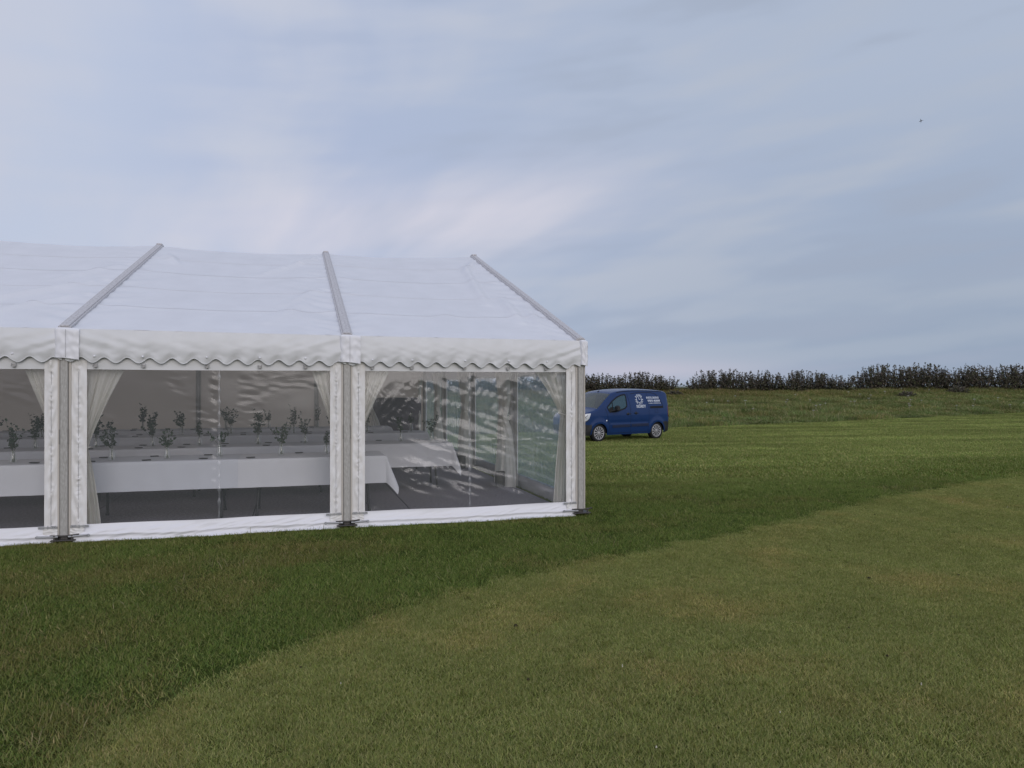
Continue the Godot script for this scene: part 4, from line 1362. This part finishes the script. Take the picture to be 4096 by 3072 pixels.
func van() -> void:
	var t := thing("van", "dark blue panel van with white security lettering on the grass", "van", Vector3(7.547, -0.245, -15.83), -2.839)
	var win := PackedVector2Array([Vector2(1.02, 1.19), Vector2(0.76, 1.40), Vector2(0.49, 1.545), Vector2(0.287, 1.61), Vector2(0.115, 1.63), Vector2(0.087, 1.55), Vector2(0.10, 1.23), Vector2(0.19, 1.15), Vector2(0.49, 1.065), Vector2(0.74, 1.03), Vector2(0.92, 1.03)])
	var xs := []
	var x := -2.02
	while x < 2.3201:
		xs.append(x)
		x += 0.031
	var ns := 46
	var nr := 7
	var nt := 12
	var cols := ns + nr + nt
	var grid := []
	for i in xs.size():
		var xx: float = xs[i]
		var top := curve(xx, V_TOP)
		var bot := 0.23 + 0.05 * sm(1.9, 2.3, xx) + 0.06 * sm(-1.7, -2.0, xx)
		var rad := minf(0.11, (top - bot) * 0.3)
		var row := []
		var zs := 0.0
		for j in ns + 1:
			var y := lerpf(bot, top - rad, float(j) / ns)
			zs = v_half(xx, y)
			row.append(Vector3(xx, y, zs))
		var crown := 0.035
		for j in range(1, nr + 1):
			var a := PI / 2 * j / nr
			row.append(Vector3(xx, top - rad + (rad - crown) * sin(a), zs - rad * 1.1 * (1.0 - cos(a))))
		var ze: float = row[row.size() - 1].z
		for j in range(1, nt + 1):
			var k := float(j) / nt
			row.append(Vector3(xx, top - crown * pow(1.0 - k, 2.0), ze * (1.0 - k)))
		grid.append(row)
	var bins := {"body": PackedInt32Array(), "side_window": PackedInt32Array(), "side_window_": PackedInt32Array(), "windscreen": PackedInt32Array(), "front_bumper": PackedInt32Array(), "rear_bumper": PackedInt32Array(), "tail": PackedInt32Array(), "rear_window": PackedInt32Array()}
	var p := PackedVector3Array()
	for s in [-1.0, 1.0]:
		var base := p.size()
		for row in grid:
			for v in row: p.append(Vector3(v.x, v.y, v.z * s))
		for i in xs.size() - 1:
			for j in cols:
				var c: Vector3 = (grid[i][j] + grid[i + 1][j + 1]) / 2.0
				if Vector2(c.x - 1.364, c.y - 0.31).length() < 0.345 or Vector2(c.x + 1.364, c.y - 0.31).length() < 0.345:
					if j < ns: continue
				var b := "body"
				if j < ns and Geometry2D.is_point_in_polygon(Vector2(c.x, c.y), win): b = "side_window" if s < 0.0 else "side_window_"
				elif j >= ns + 4 and c.x > 0.78 and c.x < 1.44: b = "windscreen"
				elif c.y < 0.60 and c.x > 1.70: b = "front_bumper"
				elif c.y < 0.64 and c.x < -1.66: b = "rear_bumper"
				elif j < ns and c.x < -1.93 and c.y > 0.80 and c.y < 1.22: b = "tail"
				var k := base + i * (cols + 1) + j
				var q := [k, k + cols + 1, k + cols + 2, k, k + cols + 2, k + 1]
				if s > 0.0: q = [k, k + cols + 2, k + cols + 1, k, k + 1, k + cols + 2]
				bins[b].append_array(q)
	# close the two ends
	var half := xs.size() * (cols + 1)
	for i in [0, xs.size() - 1]:
		for j in cols:
			var a: int = i * (cols + 1) + j
			var y: float = grid[i][j].y
			var q := [a, a + half, a + half + 1, a, a + half + 1, a + 1]
			if i == 0: bins["rear_bumper" if y < 0.64 else "rear_window" if y > 1.1 and y < 1.45 else "body"].append_array(q)
			else: bins["front_bumper"].append_array(q)
	for b in bins:
		var used := {}
		var pp := PackedVector3Array()
		var ii := PackedInt32Array()
		for k in bins[b]:
			if not used.has(k):
				used[k] = pp.size()
				pp.append(p[k])
			ii.append(used[k])
		if ii.is_empty(): continue
		var m: Material = M.paint
		if b.begins_with("side_window") or b == "rear_window": m = M.car_glass
		elif b == "windscreen": m = M.screen_glass
		elif b.ends_with("bumper"): m = M.trim
		elif b == "tail": m = M.lamp_red
		obj("tail_light" if b == "tail" else "side_window" if b == "side_window_" else b, smooth(pp, ii), m, t)
	var body: Node = t.get_node("body")
	# underside and wheel wells
	var st := tool()
	box(st, Vector3(0.1, 0.36, 0), Vector3(3.7, 0.16, 1.5))
	for ax in [1.364, -1.364]:
		for s in [-1.0, 1.0]: box(st, Vector3(ax, 0.5, s * 0.60), Vector3(0.72, 0.5, 0.16))
	obj("underbody", done(st), M.gap, t)
	for s in [-1.0, 1.0]:
		# arches, rubbers and shut lines lie a little proud of the skin
		for ax in [1.364, -1.364]:
			st = tool()
			var arc := []
			for k in 25:
				var a := lerpf(-0.12, PI + 0.12, k / 24.0)
				arc.append(Vector2(ax + cos(a) * 0.352, 0.31 + sin(a) * 0.352))
			v_ribbon(st, arc, 0.05, 0.012, s)
			obj("arch_lip", done(st), M.paint, body)
		st = tool()
		v_ribbon(st, Array(win), 0.048, 0.007, s, true)
		v_ribbon(st, [Vector2(0.77, 1.06), Vector2(0.765, 1.38)], 0.03, 0.008, s)
		obj("window_rubber", done(st), M.gap, body)
		st = tool()
		v_ribbon(st, [Vector2(1.12, 1.14), Vector2(1.04, 0.98), Vector2(1.0, 0.78), Vector2(0.93, 0.55), Vector2(0.90, 0.30)], 0.010, 0.004, s)
		v_ribbon(st, [Vector2(0.02, 1.67), Vector2(-0.04, 1.4), Vector2(-0.06, 1.0), Vector2(-0.06, 0.29)], 0.011, 0.004, s)
		v_ribbon(st, [Vector2(-0.05, 0.29), Vector2(0.9, 0.29)], 0.010, 0.004, s)
		v_ribbon(st, [Vector2(-0.94, 1.68), Vector2(-0.95, 1.1), Vector2(-0.93, 0.55), Vector2(-0.9, 0.3)], 0.008, 0.004, s)
		v_ribbon(st, [Vector2(-0.08, 0.29), Vector2(-0.9, 0.29)], 0.010, 0.004, s)
		obj("door_gap", done(st), M.gap, body)
		st = tool()
		v_ribbon(st, [Vector2(-0.15, 1.655), Vector2(-0.45, 1.69), Vector2(-0.8, 1.70), Vector2(-1.15, 1.69), Vector2(-1.32, 1.66), Vector2(-1.47, 1.57), Vector2(-1.58, 1.44), Vector2(-1.66, 1.25), Vector2(-1.67, 1.14)], 0.020, 0.005, s)
		obj("pressed_panel_edge", done(st), M.gap, body)
		obj("side_moulding", v_patch([Vector2(0.80, 0.575), Vector2(-0.02, 0.585)], [Vector2(0.80, 0.475), Vector2(-0.02, 0.485)], 0.014, s), M.side_trim, t)
		obj("side_moulding", v_patch([Vector2(-0.10, 0.59), Vector2(-0.92, 0.60)], [Vector2(-0.10, 0.49), Vector2(-0.92, 0.50)], 0.014, s), M.side_trim, t)
		obj("slide_rail", v_patch([Vector2(-1.02, 1.205), Vector2(-1.66, 1.21)], [Vector2(-1.02, 1.125), Vector2(-1.66, 1.13)], 0.010, s), M.gap, t)
		for hx in [[0.07, 0.945], [-0.31, 0.965]]:
			st = tool()
			lathe(st, Vector3(hx[0], hx[1], s * (v_half(hx[0], hx[1]) - 0.004)), [Vector2(0.0, 0.012), Vector2(0.045, 0.010), Vector2(0.055, 0.0)], 14, Basis(Vector3.RIGHT, s * PI / 2))
			box(st, Vector3(hx[0], hx[1] + 0.004, s * (v_half(hx[0], hx[1]) + 0.022)), Vector3(0.19, 0.030, 0.022), Basis(), 0.008)
			obj("door_handle", done(st), M.trim, t)
		# mirror
		st = tool()
		box(st, Vector3(0.86, 1.10, s * 0.885), Vector3(0.22, 0.15, 0.03), Basis(Vector3.BACK, -0.55), 0.01)
		tube(st, [Vector3(0.84, 1.06, s * 0.88), Vector3(0.74, 1.09, s * 1.0)], [0.035], 8)
		box(st, Vector3(0.68, 1.15, s * 1.03), Vector3(0.15, 0.21, 0.20), Basis(Vector3.UP, s * 0.25), 0.05)
		obj("wing_mirror", done(st), M.trim, t)
		st = tool()
		lathe(st, Vector3(1.06, 0.73, s * v_half(1.06, 0.73)), [Vector2(0.0, 0.014), Vector2(0.022, 0.012), Vector2(0.030, 0.0)], 10, Basis(Vector3.RIGHT, s * PI / 2))
		obj("side_repeater", done(st), M.lamp_chrome, t)
		# headlight wrapped round the wing
		var hl := obj("headlight", v_patch([Vector2(1.74, 0.995), Vector2(1.90, 0.985), Vector2(2.07, 0.90), Vector2(2.19, 0.80)], [Vector2(1.80, 0.83), Vector2(1.93, 0.70), Vector2(2.08, 0.67), Vector2(2.22, 0.66)], 0.016, s, 8), M.lamp_chrome, t)
		st = tool()
		v_ribbon(st, [Vector2(1.86, 0.93), Vector2(1.94, 0.87), Vector2(1.99, 0.86)], 0.014, 0.024, s)
		v_ribbon(st, [Vector2(1.94, 0.87), Vector2(1.92, 0.80)], 0.014, 0.024, s)
		v_ribbon(st, [Vector2(1.83, 0.755), Vector2(2.0, 0.70)], 0.02, 0.024, s)
		obj("reflector", done(st), M.trim, hl)
		# wheels
		for ax in [1.364, -1.364]:
			var out := Basis(Vector3.RIGHT, s * PI / 2)
			var wh := Node3D.new()
			wh.name = "wheel"
			if t.has_node("wheel"):
				var q := 1
				while t.has_node("wheel_%03d" % q): q += 1
				wh.name = "wheel_%03d" % q
			t.add_child(wh, true)
			wh.position = Vector3(ax, 0.312, s * 0.755)
			st = tool()
			lathe(st, Vector3.ZERO, [Vector2(0.21, -0.10), Vector2(0.285, -0.10), Vector2(0.308, -0.075), Vector2(0.314, -0.03), Vector2(0.314, 0.05), Vector2(0.306, 0.082), Vector2(0.285, 0.098), Vector2(0.235, 0.100), Vector2(0.226, 0.086), Vector2(0.21, 0.07)], 40, out)
			obj("tyre", done(st), M.tyre, wh)
			st = tool()
			lathe(st, Vector3.ZERO, [Vector2(0.0, 0.05), Vector2(0.215, 0.06)], 24, out)
			obj("wheel_disc", done(st), M.gap, wh)
			st = tool()
			lathe(st, Vector3.ZERO, [Vector2(0.200, 0.080), Vector2(0.206, 0.094), Vector2(0.224, 0.096), Vector2(0.230, 0.080)], 36, out)
			lathe(st, Vector3.ZERO, [Vector2(0.0, 0.106), Vector2(0.045, 0.103), Vector2(0.058, 0.09), Vector2(0.06, 0.06)], 20, out)
			st.set_smooth_group(-1)
			for k in 12:
				var a := TAU * k / 12.0 + 0.13
				var d := Vector2(cos(a), sin(a))
				var n := Vector2(-d.y, d.x)
				var c := [d * 0.052 + n * 0.007, d * 0.205 + n * 0.026, d * 0.205 - n * 0.026, d * 0.052 - n * 0.007]
				var z := [0.098, 0.092, 0.092, 0.098]
				var q := []
				for m in 4: q.append(out * Vector3(c[m].x, z[m], c[m].y))
				quad(st, q[0], q[1], q[2], q[3])
			obj("hubcap", done(st), M.hub, wh)
	# fuel flap and the recess round it
	st = tool()
	v_ribbon(st, [Vector2(-1.25, 1.09), Vector2(-1.38, 1.09), Vector2(-1.39, 0.96), Vector2(-1.25, 0.96)], 0.008, 0.004, -1.0, true)
	obj("fuel_flap", done(st), M.gap, t)
	st = tool()
	tube(st, [Vector3(0.70, 1.71, 0), Vector3(0.66, 1.75, 0)], [0.035, 0.02], 8)
	tube(st, [Vector3(0.67, 1.74, 0), Vector3(0.56, 1.93, 0)], [0.007, 0.004], 6)
	obj("aerial", done(st), M.trim, t)
	st = tool()
	for s in [-1.0, 1.0]:
		var q := []
		for k in 12:
			var xx := lerpf(0.5, -1.7, k / 11.0)
			q.append(Vector3(xx, curve(xx, V_TOP) - 0.075, s * (v_half(xx, curve(xx, V_TOP) - 0.11) - 0.01)))
		tube(st, q, [0.012], 5)
	obj("roof_strip", done(st), M.gap, t)
	# cabin seen through the glass
	st = tool()
	box(st, Vector3(1.22, 1.03, 0), Vector3(0.5, 0.2, 1.5), Basis(), 0.06)
	obj("dashboard", done(st), M.trim, t)
	st = tool()
	box(st, Vector3(-0.12, 1.0, 0), Vector3(0.04, 1.4, 1.5))
	obj("bulkhead", done(st), M.seat, t)
	for s in [-0.38, 0.38]:
		st = tool()
		box(st, Vector3(0.35, 0.75, s), Vector3(0.5, 0.18, 0.5), Basis(), 0.06)
		box(st, Vector3(0.14, 1.1, s), Vector3(0.16, 0.65, 0.48), Basis(Vector3.BACK, 0.15), 0.06)
		box(st, Vector3(0.07, 1.50, s), Vector3(0.10, 0.18, 0.28), Basis(Vector3.BACK, 0.15), 0.04)
		obj("seat", done(st), M.seat, t)
	st = tool()
	box(st, Vector3(1.30, 1.145, -0.52), Vector3(0.22, 0.006, 0.16), Basis(Vector3.UP, 0.4))
	box(st, Vector3(1.26, 1.15, -0.30), Vector3(0.20, 0.006, 0.12), Basis(Vector3.UP, -0.3))
	obj("papers", done(st), M.paper, t)
	# signwriting
	v_text(t, "lettering", "SECURITY", -0.575, 1.205, 0.105, 0.44)
	v_text(t, "lettering", "01872 263542", -1.205, 1.508, 0.075, 0.61)
	v_text(t, "lettering", "07875 482650", -1.245, 1.398, 0.075, 0.60)
	v_text(t, "lettering", "roundtheclock01@hotmail.com", -1.27, 1.312, 0.034, 0.61)
	var lo := Node3D.new()
	lo.name = "clock_emblem"
	t.add_child(lo)
	lo.position = Vector3(-0.525, 1.455, 0)
	var tilt := atan2(v_half(-0.525, 1.405) - v_half(-0.525, 1.505), 0.1)
	lo.transform = Transform3D(Basis(Vector3.UP, PI) * Basis(Vector3.RIGHT, -tilt), Vector3(-0.525, 1.455, -v_half(-0.525, 1.455) - 0.008))
	st = tool()
	lathe(st, Vector3.ZERO, [Vector2(0.112, -0.002), Vector2(0.112, 0.004), Vector2(0.124, 0.004), Vector2(0.124, -0.002)], 40, Basis(Vector3.RIGHT, PI / 2))
	obj("ring", done(st), M.letter, lo)
	st = tool()
	box(st, Vector3(-0.012, 0.042, 0.002), Vector3(0.014, 0.088, 0.005), Basis(Vector3.BACK, 0.22))
	box(st, Vector3(0.032, 0.0, 0.002), Vector3(0.068, 0.014, 0.005))
	obj("hands", done(st), M.letter, lo)
	var f := SystemFont.new()
	f.font_names = PackedStringArray(["Droid Sans"])
	f.font_weight = 700
	for arc in [["ROUND", 148.0, 27.0, 1.0], ["THECLOCK", 184.0, -24.6, -1.0]]:
		for k in arc[0].length():
			var deg: float = arc[1] - arc[2] * k if arc[3] > 0.0 else arc[1] - arc[2] * k
			if arc[3] > 0.0: deg = 144.0 - 27.0 * k
			else:
				deg = 186.0 + 23.5 * k + (8.0 if k > 2 else 0.0)
			var an := deg_to_rad(deg)
			var tm := TextMesh.new()
			tm.font = f
			tm.text = arc[0][k]
			tm.font_size = 64
			tm.pixel_size = 0.00135
			tm.depth = 0.004
			tm.curve_step = 2.0
			var bb := tm.get_aabb()
			var o := obj("letter", tm, M.letter, lo)
			var turn := an - PI / 2 if arc[3] > 0.0 else an + PI / 2
			var b := Basis(Vector3.BACK, turn)
			o.transform = Transform3D(b, Vector3(cos(an) * 0.163, sin(an) * 0.163, 0.0) - b * Vector3(bb.get_center().x, bb.get_center().y, 0))
